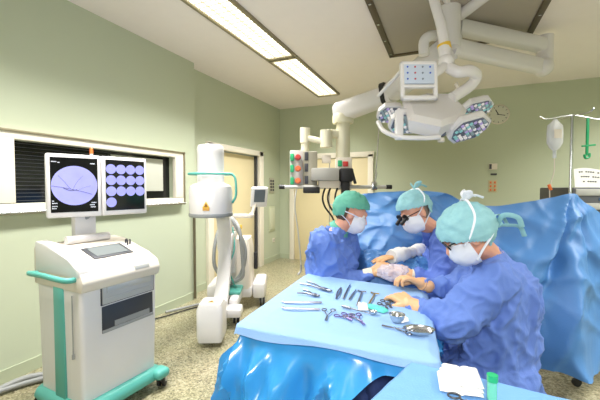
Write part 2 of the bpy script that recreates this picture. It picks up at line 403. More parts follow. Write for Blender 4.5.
# printer and shelf recesses on the front face
pr = MB().box((.05, -.29, .8), (.43, .03, .13), bev=.004); pr.build('printer', mat('printer_grey', (176, 178, 180), .4), cart)
MB().box((.05, -.307, .825), (.37, .006, .04), bev=.001).box((.05, -.306, .77), (.39, .004, .004)).build('printer_tray', LGREY, cart)
MB().box((.05, -.287, .733), (.445, .02, .006)).box((.05, -.287, .867), (.445, .02, .006)).box((-.17, -.287, .8), (.006, .02, .14)).box((.27, -.287, .8), (.006, .02, .14)).build('printer_surround', DARK, cart)
MB().box((.05, -.285, .635), (.43, .012, .17), bev=.002).build('shelf_recess', DARK, cart)
MB().box((.05, -.288, .56), (.43, .02, .02), bev=.003).build('shelf', GREY, cart)
MB().box((.08, -.292, .59), (.3, .004, .035)).build('paper_stack', GREY, cart)
# base, teal
ba = MB(); loft(ba, [(rrect(.68, .66, .07), .075), (rrect(.70, .68, .08), .1), (rrect(.68, .66, .08), .135), (rrect(.62, .6, .04), .155)])
for sx in (-1, 1): ba.box((sx * .29, -.33, .115), (.13, .13, .07), bev=.03, seg=3)
ba.build('base', TEAL, cart)
for sx in (-1, 1): MB().box((sx * .308, -.02, .5), (.016, .13, .72), bev=.004).build('side_stripe', TEAL, cart)
hd = MB().tube(bez([(-.31, -.24, .92), (-.36, -.25, .925), (-.39, -.2, .93), (-.392, 0, .935), (-.385, .2, .93), (-.36, .25, .92), (-.31, .24, .915)], 36), .017, 12)
plab(hd.build('side_handle', TEAL, cart), 'teal push handle')
MB().cyl((-.318, -.2, .46), (-.318, -.2, .82), .004).cyl((-.318, -.2, .43), (-.318, -.2, .46), .009).build('stylus_cord', GREY, cart)
def caster(parent, x, y, rz, r=.062, m_=DARK):
    w_ = MB().lathe([(0, -.013), (r * .6, -.013), (r * .96, -.011), (r, 0), (r * .96, .011), (r * .6, .013), (0, .013)], M=Matrix.Translation((x, y, r)) @ Matrix.Rotation(rz, 4, 'Z') @ Matrix.Translation((.022, 0, 0)) @ Matrix.Rotation(R(90), 4, 'X') @ Matrix.Translation((0, 0, .02)))
    w_.lathe([(0, -.013), (r * .6, -.013), (r * .96, -.011), (r, 0), (r * .96, .011), (r * .6, .013), (0, .013)], M=Matrix.Translation((x, y, r)) @ Matrix.Rotation(rz, 4, 'Z') @ Matrix.Translation((.022, 0, 0)) @ Matrix.Rotation(R(90), 4, 'X') @ Matrix.Translation((0, 0, -.02)))
    o = w_.build('caster', BLACK, parent)
    MB().lathe([(0, -.036), (r * .5, -.036), (r * .5, .036), (0, .036)], M=Matrix.Translation((x, y, r)) @ Matrix.Rotation(rz, 4, 'Z') @ Matrix.Translation((.022, 0, 0)) @ Matrix.Rotation(R(90), 4, 'X')).cyl((x, y, r + .01), (x, y, r + .05), .014).build('hub', LGREY, o)
for (x, y, rz) in ((.31, -.33, .6), (-.29, -.3, -.4), (.28, .26, .9), (-.31, .26, -.8)): caster(cart, x, y, rz)
# monitor post and the two flat monitors in one tilted head
pst = MB().box((0, .2, 1.19), (.17, .06, .26), bev=.01).box((0, .2, 1.1), (.24, .1, .03), bev=.008); pst.build('monitor_post', WHITE, cart)

# monitors: things fixed on the cart, so parts of the cart; world frame computed from their measured corners
cartM = Matrix.Translation(cart.location) @ Matrix.Rotation(CA, 4, 'Z') @ Matrix.Diagonal((.88, .85, 1, 1))
def mon(pl, pr_, name, disc):
    """pl, pr_: lower-left / lower-right corner of the front, world xy; z range"""
    a = Vector(pl); b_ = Vector(pr_); u = (b_ - a); wdt = u.length; u.normalize(); n = Vector((u.y, -u.x, 0)); z = Vector((0, 0, 1))
    Mw = Matrix((( u.x, z.x, n.x, a.x), (u.y, z.y, n.y, a.y), (u.z, z.z, n.z, a.z), (0, 0, 0, 1)))
    Ml = cartM.inverted() @ Mw; hgt = .425
    m_ = MB().box((wdt / 2, hgt / 2, -.03), (wdt, hgt, .06), Ml, .012, 3).box((wdt / 2, hgt / 2, -.07), (wdt * .6, hgt * .6, .05), Ml, .015)
    o = m_.build(name, WHITE, cart)
    s_ = MB().box((wdt / 2, hgt / 2 + .006, .0006), (wdt - .045, hgt - .06, .003), Ml); scr = s_.build('screen', mat('black_screen', (8, 8, 14), .12), o)
    x0, x1, y0, y1 = .0235, wdt - .0235, .037, hgt - .024
    XR_ = mat('fluoroscopy_image', (140, 142, 214), .4, emit=.55, rgb2=(112, 112, 186), vscale=14)
    LN = mat('dark_vessel', (34, 32, 66), .5)
    def disc_(cx, cy, r, rx=None):
        d_ = MB(); d_.lathe([(0, 0), (r, 0), (r, .0016), (0, .0016)], (0, 0, 0), 40, Ml @ Matrix.Translation((cx, cy, .0026))); return d_
    if disc == 'one':
        cx, cy, r = (x0 + x1) / 2, (y0 + y1) / 2 - .005, (x1 - x0) / 2 * .985
        disc_(cx, cy, r).build('image_disc', XR_, scr)
        v = MB()
        def ln(pts, rr):
            v.tube([Ml @ V(cx + px * r, cy + py * r, .0045) for px, py in bez2(pts)], rr, 6)
        def bez2(p): return [(q.x, q.y) for q in bez([(a1, b1, 0) for a1, b1 in p], 16)]
        ln([(-.98, -.02), (-.5, -.1), (-.1, -.2), (.3, -.3), (.75, -.45)], .0014)
        ln([(-.7, .5), (-.45, .2), (-.2, -.15), (0, -.25)], .0009); ln([(-.5, -.12), (-.2, -.25), (.1, -.2)], .0018)
        ln([(-.1, -.2), (.1, .2), (.35, .5)], .0006); ln([(.1, -.25), (.4, -.1), (.7, 0)], .0006)
        v.build('vessel_lines', LN, scr)
        tx = MB()
        for (x, y, w2) in ((x0 + .005, y1 - .03, .03), (x0 + .04, y1 - .035, .018), (x1 - .045, y1 - .035, .03), (x0 + .006, y0 + .075, .012), (x0 + .006, y0 + .06, .03), (x0 + .006, y0 + .04, .034), (x0 + .006, y0 + .026, .024), (x1 - .045, y0 + .03, .035), (x1 - .05, y0 + .045, .03), (x1 - .04, y0 + .06, .03)):
            for q in range(int(w2 / .006)):
                tx.box((x + .003 + q * .006, y, .003), (.0035, .0065, .001), Ml)
        tx.build('status_characters', mat('screen_text', (200, 204, 214), .5, emit=.6), scr)
    else:
        sw = (x1 - x0) / 4; yy = y1 - .03
        for row in range(4):
            for cc in range(4 if row < 3 else 1):
                cx, cy = x0 + sw * (cc + .5), yy - sw * .52 - row * sw * 1.13
                disc_(cx, cy, sw * .5).build('image_disc', XR_, scr)
    return o
mA, mB, mC = D(46, 190, 2.2), D(101.5, 190, 2.41), D(147, 190, 2.68)
zb = 1.272
mon((mA.x, mA.y, zb), (mB.x, mB.y, zb), 'monitor', 'one')
mB2 = mB + (mC - mB) * .02
mon((mB2.x, mB2.y, zb), (mC.x, mC.y, zb), 'monitor', 'grid')
il = cartM.inverted()
pp = il @ V(mB.x, mB.y, 1.4)
nb = (mC - mA); nb = V(-nb.y, nb.x, 0).normalized()
pb = il @ (mB + nb * .11); MB().box((pb.x, pb.y, 1.4), (.14, .05, .2), bev=.01).cyl((0, .2, 1.25), (pb.x, pb.y, 1.36), .03).build('monitor_bracket', GREY, cart)
q = il @ (D(95, 151, 2.42))
MB().cyl((q.x, q.y + .05, 1.69), (q.x, q.y + .05, 1.715), .012).build('beacon_base', OFFW, cart)
plab(MB().cyl((q.x, q.y + .05, 1.715), (q.x, q.y + .05, 1.745), .013).ball((q.x, q.y + .05, 1.745), .013).build('beacon', ORANGE, cart), 'orange beacon')
# hose bundle on the floor behind the cart
for k, hl in enumerate(('nearest the cart', 'middle one', 'nearest the wall')[::-1]):
    pts = bez([(-3.0, .9 + .05 * k, .03), (-2.92, 1.2 + .06 * k, .035), (-2.85, 1.45 + .04 * k, .03 + .03 * (k == 1)), (-2.74, 1.62 + .05 * k, .03), (-2.62, 1.72 + .05 * k, .05)], 40)
    tag(MB().tube([V(p.x, p.y, p.z) for p in pts], [.019 + .002 * (i % 2) for i in range(len(pts))], 10).build('corrugated_hose', GREY),
        'grey corrugated hose on the floor behind the monitor cart, ' + hl, 'hose', 'hoses lying behind the monitor cart')

# ------------------------------------------------------------------ C-ARM
CP = D(211, 200, 3.2); CP.z = 0
CB = D(227, 200, 4.05); CB.z = 0
dirb = (CB - CP).normalized(); crz = math.atan2(dirb.y, dirb.x)
ca = thing('c_arm', 'white mobile x-ray machine with cylindrical detector and curved arm by doorway', 'x-ray machine', CP, crz)
# local x = away from camera, y = left in the picture
II = MB().lathe([(0, 1.225), (.17, 1.225), (.195, 1.235), (.198, 1.26), (.198, 1.45), (.19, 1.485), (.16, 1.505), (.128, 1.515), (.122, 1.53), (.122, 1.79), (.124, 1.83), (.115, 1.86), (.09, 1.87), (0, 1.872)])
II.build('detector_housing', WHITE, ca)
plab(MB().lathe([(.17, 1.2), (.197, 1.205), (.203, 1.22), (.2, 1.238), (.17, 1.24)]).build('detector_rim', GREY, ca), 'grey rim')
hr = MB().tube([V(.145 * math.cos(a), .2 * math.sin(a), 1.6) for a in [k * 2 * PI / 40 for k in range(40)]], .011, 10, closed=True)
hr.cyl((0, .12, 1.6), (0, .2, 1.6), .009).cyl((0, -.12, 1.6), (0, -.2, 1.6), .009)
plab(hr.build('ring_handle', TEAL, ca), 'teal ring handle')
plab(MB().tube(bez([(-.02, -.17, 1.6), (-.02, -.215, 1.585), (-.02, -.235, 1.53), (-.02, -.235, 1.4), (-.01, -.2, 1.33)], 24), .011, 10).build('grab_handle', TEAL, ca), 'teal side grip')
def tri(parent, M_, s_=.05):
    o = MB().prism([(-s_, -s_ * .8), (s_, -s_ * .8), (0, s_)], 0, .002, M_).build('warning_triangle', YELLOW, parent)
    MB().prism([(-s_ * .5, -s_ * .5), (s_ * .5, -s_ * .5), (0, s_ * .45)], .002, .003, M_).build('triangle_symbol', mat('brown_print', (130, 84, 40), .5), o)
    return o
Mf = Matrix(((0, 0, -1, -.2), (-1, 0, 0, -.0), (0, 1, 0, 1.32), (0, 0, 0, 1)))
tri(ca, Mf @ Matrix.Translation((-.0, 0, 0)), .032)
MB().box((-.2, 0, 1.285), (.004, .06, .03), bev=.001).build('warning_label', mat('amber_label', (206, 156, 70), .5), ca)
# C shaped arm, rectangular section, in the local xz plane bulging to +x
pts = []; cz, cr = .80, .64
n = 40
for k in range(n + 1):
    a = R(88 - 176 * k / n); pts.append(V(.08 + cr * .98 * math.cos(a) , 0, cz + cr * math.sin(a)))
m = MB(); rings = []
for i, p in enumerate(pts):
    t_ = (pts[min(i + 1, n)] - pts[max(i - 1, 0)]).normalized(); nn = V(-t_.z, 0, t_.x); hw, ht = .072, .05
    rings.append([m.bm.verts.new(p + nn * a_ + V(0, b_, 0)) for a_, b_ in ((ht, hw * .8), (ht * .8, hw), (-ht * .8, hw), (-ht, hw * .8), (-ht, -hw * .8), (-ht * .8, -hw), (ht * .8, -hw), (ht, -hw * .8))])
for A_, B_ in zip(rings, rings[1:]):
    for k in range(8): m.bm.faces.new((A_[k], A_[(k + 1) % 8], B_[(k + 1) % 8], B_[k]))
m.bm.faces.new(rings[0]); m.bm.faces.new(list(reversed(rings[-1])))
m.build('curved_arm', WHITE, ca)
m = MB(); loft(m, [(rrect(.25, .22, .03), .05), (rrect(.27, .24, .04), .1), (rrect(.27, .24, .04), .35), (rrect(.23, .2, .04), .4)])
m.build('x_ray_source', WHITE, ca)
tri(ca, Matrix.Translation((-.02, 0, .401)) @ Matrix.Rotation(R(-90), 4, 'Z'), .03)
# carriage, body on wheels
MB().box((.82, 0, .84), (.3, .18, .2), bev=.03).box((.9, -.02, .7), (.16, .16, .5), bev=.03).build('arm_carriage', WHITE, ca)
m = MB(); loft(m, [(rrect(.5, .34, .04, cx=1.15, cy=-.1), .22), (rrect(.48, .32, .04, cx=1.15, cy=-.1), .7), (rrect(.4, .28, .04, cx=1.15, cy=-.1), .84)])
m.build('body', OFFW, ca)
m = MB().box((.85, -.12, .19), (.75, .1, .13), bev=.03).box((.42, -.12, .15), (.2, .22, .1), bev=.03).box((1.2, -.36, .2), (.5, .16, .2), bev=.04).box((1.2, .2, .19), (.5, .16, .16), bev=.04).box((1.15, -.08, .2), (.5, .4, .14), bev=.03)
m.build('chassis', WHITE, ca)
plab(MB().box((.84, -.1, .27), (.4, .16, .05), bev=.02).box((.86, .02, .32), (.03, .04, .35), bev=.01, rot=(0, .2, 0)).build('pedal_cover', TEAL, ca), 'teal pedal cover')
for (x, y, rz) in ((.45, -.16, .2), (1.0, -.4, .1), (1.42, -.38, .1), (1.0, .24, .3), (1.42, .22, .2)): caster(ca, x, y, rz, .06)
cbl = [((.88, -.04, 1.12), (.7, -.16, 1.0), (.72, -.2, .6), (.74, -.18, .42), (.84, 0, .36), (.95, .05, .5)),
       ((.9, 0, 1.15), (.75, -.08, 1.1), (.78, -.22, .75), (.8, -.16, .45), (.82, .02, .3)),
       ((.92, -.02, 1.1), (.8, .1, .95), (.76, .14, .6), (.82, .05, .38))]
for k, p in enumerate(cbl): MB().tube(bez(p, 40), .021, 10).build('cable', GREY, ca)
for p in (((.86, .02, 1.0), (.7, .06, .7), (.72, -.06, .45), (.78, -.1, .3)), ((.88, -.06, 1.0), (.72, -.1, .75), (.74, .0, .5), (.8, .02, .3))):
    plab(MB().tube(bez(p, 30), .009, 8).build('cable', TEAL, ca), 'thin teal cable')
pa = MB().box((.95, -.14, 1.13), (.06, .3, .05), bev=.012).cyl((.95, -.06, .8), (.95, -.06, 1.15), .03).cyl((.95, -.28, 1.13), (1.0, -.32, 1.28), .022).ball((.95, -.28, 1.14), .035).ball((1.0, -.32, 1.27), .03)
pa.build('panel_arm', OFFW, ca)
Mp = Matrix.Translation((.98, -.37, 1.36)) @ Euler((R(0), R(-18), R(18))).to_matrix().to_4x4()
o = MB().box((0, 0, 0), (.04, .21, .26), Mp, .018, 3).build('control_panel', WHITE, ca)
MB().box((-.0215, -.0, .02), (.002, .135, .16), Mp).build('panel_screen', mat('panel_glass', (96, 104, 112), .15), o)
plab(MB().box((.9, -.14, 1.0), (.05, .06, .05), bev=.01).build('release_lever', YELLOW, ca), 'yellow lever')
m = MB(); m.box((1.25, -.3, .52), (.06, .05, .22), bev=.01)
m.build('cable_hook', BLACK, ca)
tag(MB().tube([Vector(p) for p in bez([(-3.0, 3.0, .02), (-2.85, 3.35, .015), (-2.75, 3.6, .015), (-2.62, 3.75, .015), (-2.5, 3.85, .12), (-2.43, 3.85, .3)], 40)], .013, 8).build('power_cable', GREY), 'grey cable running across floor from wall to x-ray machine', 'cable')
tag(MB().tube([Vector(p) for p in bez([(-3.02, 2.6, .02), (-2.9, 2.95, .015), (-2.8, 3.25, .015), (-2.66, 3.42, .015), (-2.5, 3.5, .015)], 40)], .008, 8).build('power_cable', BLACK), 'thin dark cable lying on the floor between cart and x-ray machine', 'cable')

# ------------------------------------------------------------------ PENDANT (ceiling supply unit)
PD = 4.2
HUB = V(.02, 3.45, 0)
pc = D(343, 140, PD)
pen = thing('supply_pendant', 'cream ceiling supply pendant with gas outlets, shelf box and rail', 'supply unit', (pc.x, pc.y, 0), YAW)
zA = D(343, 122, PD).z; zB = D(343, 157, PD).z
PCREAM = mat('cream_pendant', (216, 212, 188), .4)
# local x = right in picture, y = away
def L(x, y, dd=0): return V((x - 343) / FPX * PD, dd, D(x, y, PD).z)
MB().lathe([(.08, zB - .02), (.088, zB), (.085, zA - .1), (.085, zA)], n=28).lathe([(.08, zA - .02), (.125, zA - .02), (.13, zA), (.13, zA + .07), (.115, zA + .09), (.08, zA + .09)], n=28).build('drop_column', PCREAM, pen)
# big white beam from column up towards the hub above the table
Mw = Matrix.Translation(pen.location) @ Matrix.Rotation(YAW, 4, 'Z'); Mi = Mw.inverted()
bs, be = V(0, 0, zA + .13), Mi @ V(-.05, 3.2, 2.62)
be2 = Mi @ D(392, 92, 3.75)
def beam(m, a, b_, w1, h1, w2, h2, segs=14, prof=None):
    a = Vector(a); b_ = Vector(b_); t_ = (b_ - a).normalized(); sd = V(t_.y, -t_.x, 0).normalized(); up = sd.cross(t_); rings = []
    for i in range(segs + 1):
        f_ = i / segs; c_ = a.lerp(b_, f_); ww = w1 + (w2 - w1) * f_; hh = h1 + (h2 - h1) * f_
        if prof: ww *= prof(f_)[0]; hh *= prof(f_)[1]
        rg = []
        for k in range(16):
            an = 2 * PI * k / 16; cx, cz_ = math.cos(an), math.sin(an)
            rg.append(m.bm.verts.new(c_ + sd * (math.copysign(abs(cx) ** .5, cx) * ww / 2) + up * (math.copysign(abs(cz_) ** .5, cz_) * hh / 2)))
        rings.append(rg)
    for A_, B_ in zip(rings, rings[1:]):
        for k in range(16): m.bm.faces.new((A_[k], A_[(k + 1) % 16], B_[(k + 1) % 16], B_[k]))
    m.bm.faces.new(list(reversed(rings[0]))); m.bm.faces.new(rings[-1])
m = MB(); d_ = (be2 - bs)
beam(m, bs - d_.normalized() * .1, be2 - V(0, 0, .02), .22, .24, .2, .2, prof=lambda f_: (1 - .25 * (f_ < .05), (.8 if f_ < .05 else 1)))
m.build('support_beam', WHITE, pen)

m = MB(); beam(m, be2 - d_.normalized() * .1, be2 - d_.normalized() * .05, .212, .25, .21, .245, segs=2); plab(m.build('joint_band', BLACK, pen), 'black joint band')
m = MB(); e3 = Mi @ V(.0, 3.38, 2.72); beam(m, be2, e3, .2, .2, .2, .2)
m.cyl(e3, (e3.x, e3.y, H), .1, n=24); m.build('ceiling_arm', WHITE, pen)
# second small arm: cream, holding the left socket column
m = MB(); a1 = L(343, 131); a2 = L(330, 138, -.05); a3 = L(308, 133, 0)
m.cyl(L(326, 148, -.05), L(326, 131, -.05), .075, n=24); beam(m, a1 + V(0, 0, -.05), L(326, 134, -.05), .1, .1, .1, .1); beam(m, L(326, 143, -.05), L(306, 138, 0), .09, .07, .09, .07)
m.cyl(L(305, 128), L(305, 143), .062, n=24).cyl(L(305, 143), L(305, 152), .05, n=24)
m.build('side_arm', PCREAM, pen)
m = MB(); c1, c2 = L(297, 151), L(318, 188)
def lbox(m, x0, y0, x1, y1, dd, th, bev=.006):
    a_, b_ = L(x0, y0), L(x1, y1); m.box(((a_.x + b_.x) / 2, dd, (a_.z + b_.z) / 2), (abs(b_.x - a_.x), th, abs(a_.z - b_.z)), bev=bev); return m
lbox(MB(), 303, 152, 317, 188, 0, .2, .01).build('socket_column', mat('bronze_grey', (150, 146, 130), .4, .3), pen)
lbox(MB(), 290, 151, 303, 188, -.03, .1, .006).build('gas_panel', LGREY, pen)
for k, yy in enumerate((158, 169, 181)):
    plab(MB().cyl(L(298, yy, -.085), L(298, yy, -.15), .038, .032).cyl(L(298, yy, -.15), L(298, yy, -.18), .02).build('gas_valve', ORANGE if k else RED, pen), 'red and orange gas valve')
    plab(lbox(MB(), 290.5, yy - 3.5, 294, yy + 3.5, -.1, .05, .004).build('gas_plug', GREENP, pen), 'green gas plug')
    lbox(MB(), 304.5, yy - 5, 308, yy + 3, -.103, .01, .001).build('outlet_strip', DARK, pen)
lbox(MB(), 311, 169, 337, 181, -.14, .22, .01).build('device_box', mat('grey_device', (168, 166, 160), .4), pen)
lbox(MB(), 318, 181, 338, 188, -.1, .2, .006).build('shelf_box', OFFW, pen)
lbox(MB(), 336, 158, 351, 190, 0, .2, .01).build('head_column', OFFW, pen)
plab(lbox(MB(), 342, 162, 347, 167, -.1, .03, .004).build('red_socket', RED, pen), 'red socket')
plab(lbox(MB(), 337, 161, 341, 167, -.1, .03, .004).build('blue_socket', GREENP, pen), 'green socket')
m = MB(); lbox(m, 338, 169, 351, 182, -.16, .12, .02); lbox(m, 340, 180, 348, 193, -.14, .1, .015); m.cyl(L(349, 170, -.2), L(353, 184, -.2), .018)
plab(m.build('camera_unit', BLACK, pen), 'black device with cables')
lbox(MB(), 303, 187, 319, 193, -.14, .16, .01).build('tray', BLACK, pen)
MB().cyl(L(281, 187, -.12), L(388, 187, -.12), .022, n=16).build('rail', LGREY, pen)
for xa in (279.5, 384): plab(MB().cyl(L(xa, 187, -.12), L(xa + 5.5, 187, -.12), .026, n=16).build('rail_cap', BLACK, pen), 'black rail end')
plab(lbox(MB(), 370, 182, 375, 190, -.12, .05, .005).cyl(L(372.5, 186, -.12), L(375, 173, -.1), .012).cyl(L(374, 182, -.1), L(379, 124, .0), .008).build('pole_clamp', STEEL, pen), 'steel pole and clamp')
for k, (x0, x1) in enumerate(((322, 333), (327, 338), (334, 342), (340, 346))):
    MB().tube(bez([L(x0 + 4, 184, -.13), L(x0, 196, -.16), L(x0 + 2, 206, -.16), L(x1, 220, -.12), L(x1 - 3, 236, -.1)], 30), .011, 8).build('cable', BLACK, pen)
MB().tube(bez([L(297, 186, -.12), L(295, 205, -.14), L(298, 230, -.12), L(300, 250, -.1), L(301, 264, -.08)], 40), .009, 8).build('hose', LGREY, pen)
MB().tube(bez([L(301, 264, -.08), L(301, 270, -.08), L(298, 274, -.1)], 10), .014, 8).build('hose_end', GREY, pen)
# coat-like white label
lbox(MB(), 322, 155, 331, 163, .02, .03, .003).build('socket_plate', OFFW, pen)

# ------------------------------------------------------------------ SURGICAL LAMP
lamp = thing('surgical_lamp', 'white multi-petal surgical lamp with coloured led clusters above the surgeons', 'surgical lamp', (0, 0, 0))
LD = 2.2
hub_c = V(.22, 3.1, 0)
# canopy on ceiling + column
colx = D(451, 20, 3.2)
m = MB().cyl((colx.x, colx.y, 2.86), (colx.x, colx.y, H), .085, n=28).cyl((colx.x, colx.y, 2.74), (colx.x, colx.y, 2.88), .1, n=28).cyl((colx.x, colx.y, 2.7), (colx.x, colx.y, 2.74), .08, n=28)
m.build('ceiling_column', WHITE, lamp)
def two(m, px0, px1, d0, d1, w_, h_):
    beam(m, D(*px0, d0), D(*px1, d1), w_, h_, w_, h_)
m = MB(); two(m, (458, 27), (546, 46), 3.25, 3.5, .13, .14); m.cyl(D(545, 50, 3.5) + V(0, 0, .14), D(545, 50, 3.5) - V(0, 0, .2), .075, n=24)
m.build('upper_arm', WHITE, lamp)
m = MB(); two(m, (452, 47), (543, 67), 3.1, 3.48, .12, .15); m.ball(D(543, 67, 3.47), .095); m.build('lower_arm', WHITE, lamp)
m = MB(); m.cyl(D(503, -18, 2.7), D(460, 15, 3.1), .05, n=20); m.build('side_tube', WHITE, lamp)
m = MB(); m.tube(bez([D(424, 55, 3.0), D(424, 42, 3.0), D(430, 36, 3.0), D(440, 36, 3.1), D(448, 34, 3.15)], 20), .045, 14); m.build('bracket', WHITE, lamp); MB().cyl(D(422, 8, 3.1), D(422, -12, 3.1), .05, n=20).build('bracket_knob', WHITE, lamp)
# drop tube to the lamp head
m = MB(); m.tube(bez([D(428, -30, 2.35), D(434, 0, 2.3), D(441, 25, 2.25), D(445, 48, 2.22)], 20), .032, 16); m.tube([D(444, 46, 2.22), D(446, 62, 2.2)], .04, 16); m.ball(D(446, 62, 2.2), .052)
m.cyl(D(428, -30, 2.35), D(451, 5, 3.1), .035); m.build('drop_tube', WHITE, lamp)
plab(MB().tube([D(443.6, 44, 2.22), D(445, 50, 2.22)], .042, 16).build('yellow_band', YELLOW, lamp), 'yellow label band')
m = MB(); m.tube(bez([D(446, 66, 2.2), D(458, 72, 2.15), D(470, 71, 2.15), D(476, 76, 2.2), D(470, 86, 2.22), D(452, 98, 2.2)], 30), [.036] * 31, 14); m.build('yoke', WHITE, lamp)
m = MB(); m.tube(bez([D(446, 64, 2.2), D(440, 70, 2.15), D(430, 76, 2.12), D(422, 84, 2.1)], 20), .028, 14); m.build('link_arm', WHITE, lamp); MB().cyl(D(402, 70, 2.3), D(378, 96, 2.5), .012).build('link_rod', WHITE, lamp)
# control display with handle frame
a_, b_ = D(400, 63, 2.0), D(437, 100, 2.0)
Mc = Matrix.Translation(D(418.5, 81, 2.0)) @ Matrix.Rotation(YAW, 4, 'Z') @ Matrix.Rotation(R(90 - 6), 4, 'X')
fw, fh = 37 / FPX * 2, 39 / FPX * 2
m = MB()
for (cx, cy, sx, sy) in ((-fw / 2 + .012, 0, .024, fh), (fw / 2 - .012, 0, .024, fh), (0, fh / 2 - .012, fw, .024), (0, -fh / 2 + .012, fw, .024), (0, -.035, fw, .02)): m.box((cx, cy, 0), (sx, sy, .035), Mc, .009)
o = m.build('display_frame', WHITE, lamp)
s_ = MB().box((0, .037, .006), (fw - .04, fh * .5, .02), Mc, .003).build('display', mat('lamp_display', (176, 186, 200), .3, emit=.15), o)
IC = [mat('icon_blue', (70, 96, 190), .5), mat('icon_grey', (120, 128, 140), .5), mat('icon_red', (190, 80, 90), .5)]
for k in range(11):
    r_, c_ = (k // 4, k % 4) if k < 8 else (2, k - 8)
    MB().cyl(Mc @ V(-.068 + c_ * .044, .078 - r_ * .036, .016), Mc @ V(-.068 + c_ * .044, .078 - r_ * .036, .0185), .0055, n=12).build('icon', IC[(k * 2 + r_) % 3], s_)
# centre body (faceted white shield)
def facet(name, pts_px, d_, th, parent=lamp, m_=WHITE, tilt=0):
    """faceted body whose outline stands roughly facing the viewer, with real thickness backwards"""
    P = [D(x, y, dd) for x, y, dd in pts_px]; n_ = len(P)
    c = sum(P, Vector()) / n_; nrm = (P[1] - P[0]).cross(P[2] - P[0]).normalized()
    if nrm.dot(Vector((0, 0, HC)) - c) < 0: nrm = -nrm
    mb = MB(); f0 = [mb.bm.verts.new(c + (p - c) * .82 + nrm * th * .25) for p in P]; f1 = [mb.bm.verts.new(p) for p in P]; f2 = [mb.bm.verts.new(c + (p - c) * .86 - nrm * th) for p in P]
    mb.bm.faces.new(f0)
    for A_, B_ in ((f0, f1), (f1, f2)):
        for k in range(n_): mb.bm.faces.new((A_[k], A_[(k + 1) % n_], B_[(k + 1) % n_], B_[k]))
    mb.bm.faces.new(list(reversed(f2)))
    return mb.build(name, m_, parent, angle=20)
facet('lamp_body', [(402, 100, 2.2), (425, 94, 2.3), (452, 95, 2.3), (467, 110, 2.2), (463, 119, 2.08), (441, 127, 1.98), (408, 120, 1.98)], 2.2, .09)
# petals : hexagonal pods seen from below, LED clusters under them
LEDC = [mat('led_lens', (160, 176, 178), .2), mat('led_violet', (176, 156, 206), .3, emit=.15), mat('led_teal', (140, 194, 192), .3, emit=.15), mat('led_warm', (226, 220, 218), .25, emit=.2), mat('led_dark', (96, 98, 108), .3)]
def petal(ctr, rx, ry, tiltM, ang, lab=None):
    M_ = Matrix.Translation(ctr) @ tiltM @ Matrix.Rotation(ang, 4, 'Z')
    hexa = [(rx, 0), (rx * .62, ry), (-rx * .62, ry), (-rx, ry * .2), (-rx, -ry * .2), (-rx * .62, -ry), (rx * .62, -ry)]
    hexa = [(rx, -ry * .3), (rx, ry * .3), (rx * .5, ry), (-rx * .6, ry), (-rx, ry * .4), (-rx, -ry * .4), (-rx * .6, -ry), (rx * .5, -ry)]
    m = MB(); rr = []
    for sc_, z_ in ((.93, -.0), (1.0, .004), (1.0, .035), (.8, .06)): rr.append(([(x * sc_, y * sc_) for x, y in hexa], z_))
    rings = [[m.bm.verts.new(M_ @ V(x, y, z)) for x, y in poly] for poly, z in rr]
    for A_, B_ in zip(rings, rings[1:]):
        for k in range(8): m.bm.faces.new((A_[k], A_[(k + 1) % 8], B_[(k + 1) % 8], B_[k]))
    m.bm.faces.new(list(reversed(rings[0]))); m.bm.faces.new(rings[-1])
    o = m.build('petal', WHITE, lamp, angle=25)
    MB().prism([(x * .86, y * .86) for x, y in hexa], -.004, 0, M_).build('lens_plate', mat('lens_plate', (104, 108, 122), .3), o)
    sp = .026; rows = int(ry * .8 / (sp * .87))
    for j in range(-rows, rows + 1):
        nn = int(rx * .86 / sp)
        for i in range(-nn, nn + 1):
            x, y = i * sp + (j % 2) * sp / 2, j * sp * .87
            if abs(x) > rx * .8 or abs(y) > ry * .8 or (abs(x) / rx + abs(y) / ry) > 1.32: continue
            lens = MB().cyl(M_ @ V(x, y, -.004), M_ @ V(x, y, -.011), .0115, .009, 8).build('led', LEDC[random.choice((0, 0, 1, 2, 3, 3, 4))], o)
tl = Matrix.Rotation(YAW, 4, 'Z') @ Matrix.Rotation(R(-30), 4, 'X')
petal(D(408, 124, 2.15), .115, .1, tl, R(0)); petal(D(391, 115, 2.55), .1, .09, tl, 0)
tr = Matrix.Rotation(YAW, 4, 'Z') @ Matrix.Rotation(R(-32), 4, 'X') @ Matrix.Rotation(R(-12), 4, 'Y')
petal(D(470, 130, 2.1), .125, .11, tr, R(-10)); petal(D(477, 111, 2.4), .115, .1, tr, R(-5))
m = MB(); m.tube(bez([D(378, 122, 2.2), D(384, 131, 2.1), D(400, 137, 2.05), D(425, 138, 2.03), D(440, 137, 2.03)], 30), .014, 12)
m.box((0, 0, 0), (.05, .03, .18), Matrix.Translation(D(399, 125, 2.06)) @ Matrix.Rotation(YAW, 4, 'Z'), .008); m.build('guard_rail', WHITE, lamp)
m = MB(); m.box((0, 0, 0), (.085, .06, .07), Matrix.Translation(D(438, 131, 2.1)) @ Matrix.Rotation(YAW, 4, 'Z'), .012); plab(m.build('camera_module', mat('slate_plastic', (92, 100, 118), .4), lamp), 'slate grey camera module')
MB().cyl(D(441, 138, 2.1), D(441, 142, 2.1), .02).build('sterile_handle', OFFW, lamp)
MB().cyl(D(430, 128, 2.12), D(430, 136, 2.12), .02).build('joint_pin', OFFW, lamp)
m = MB(); m.cyl(D(449, 96, 2.3), D(453, 112, 2.3), .012).cyl(D(456, 84, 2.2), D(461, 96, 2.25), .012); m.build('support_strut', OFFW, lamp)

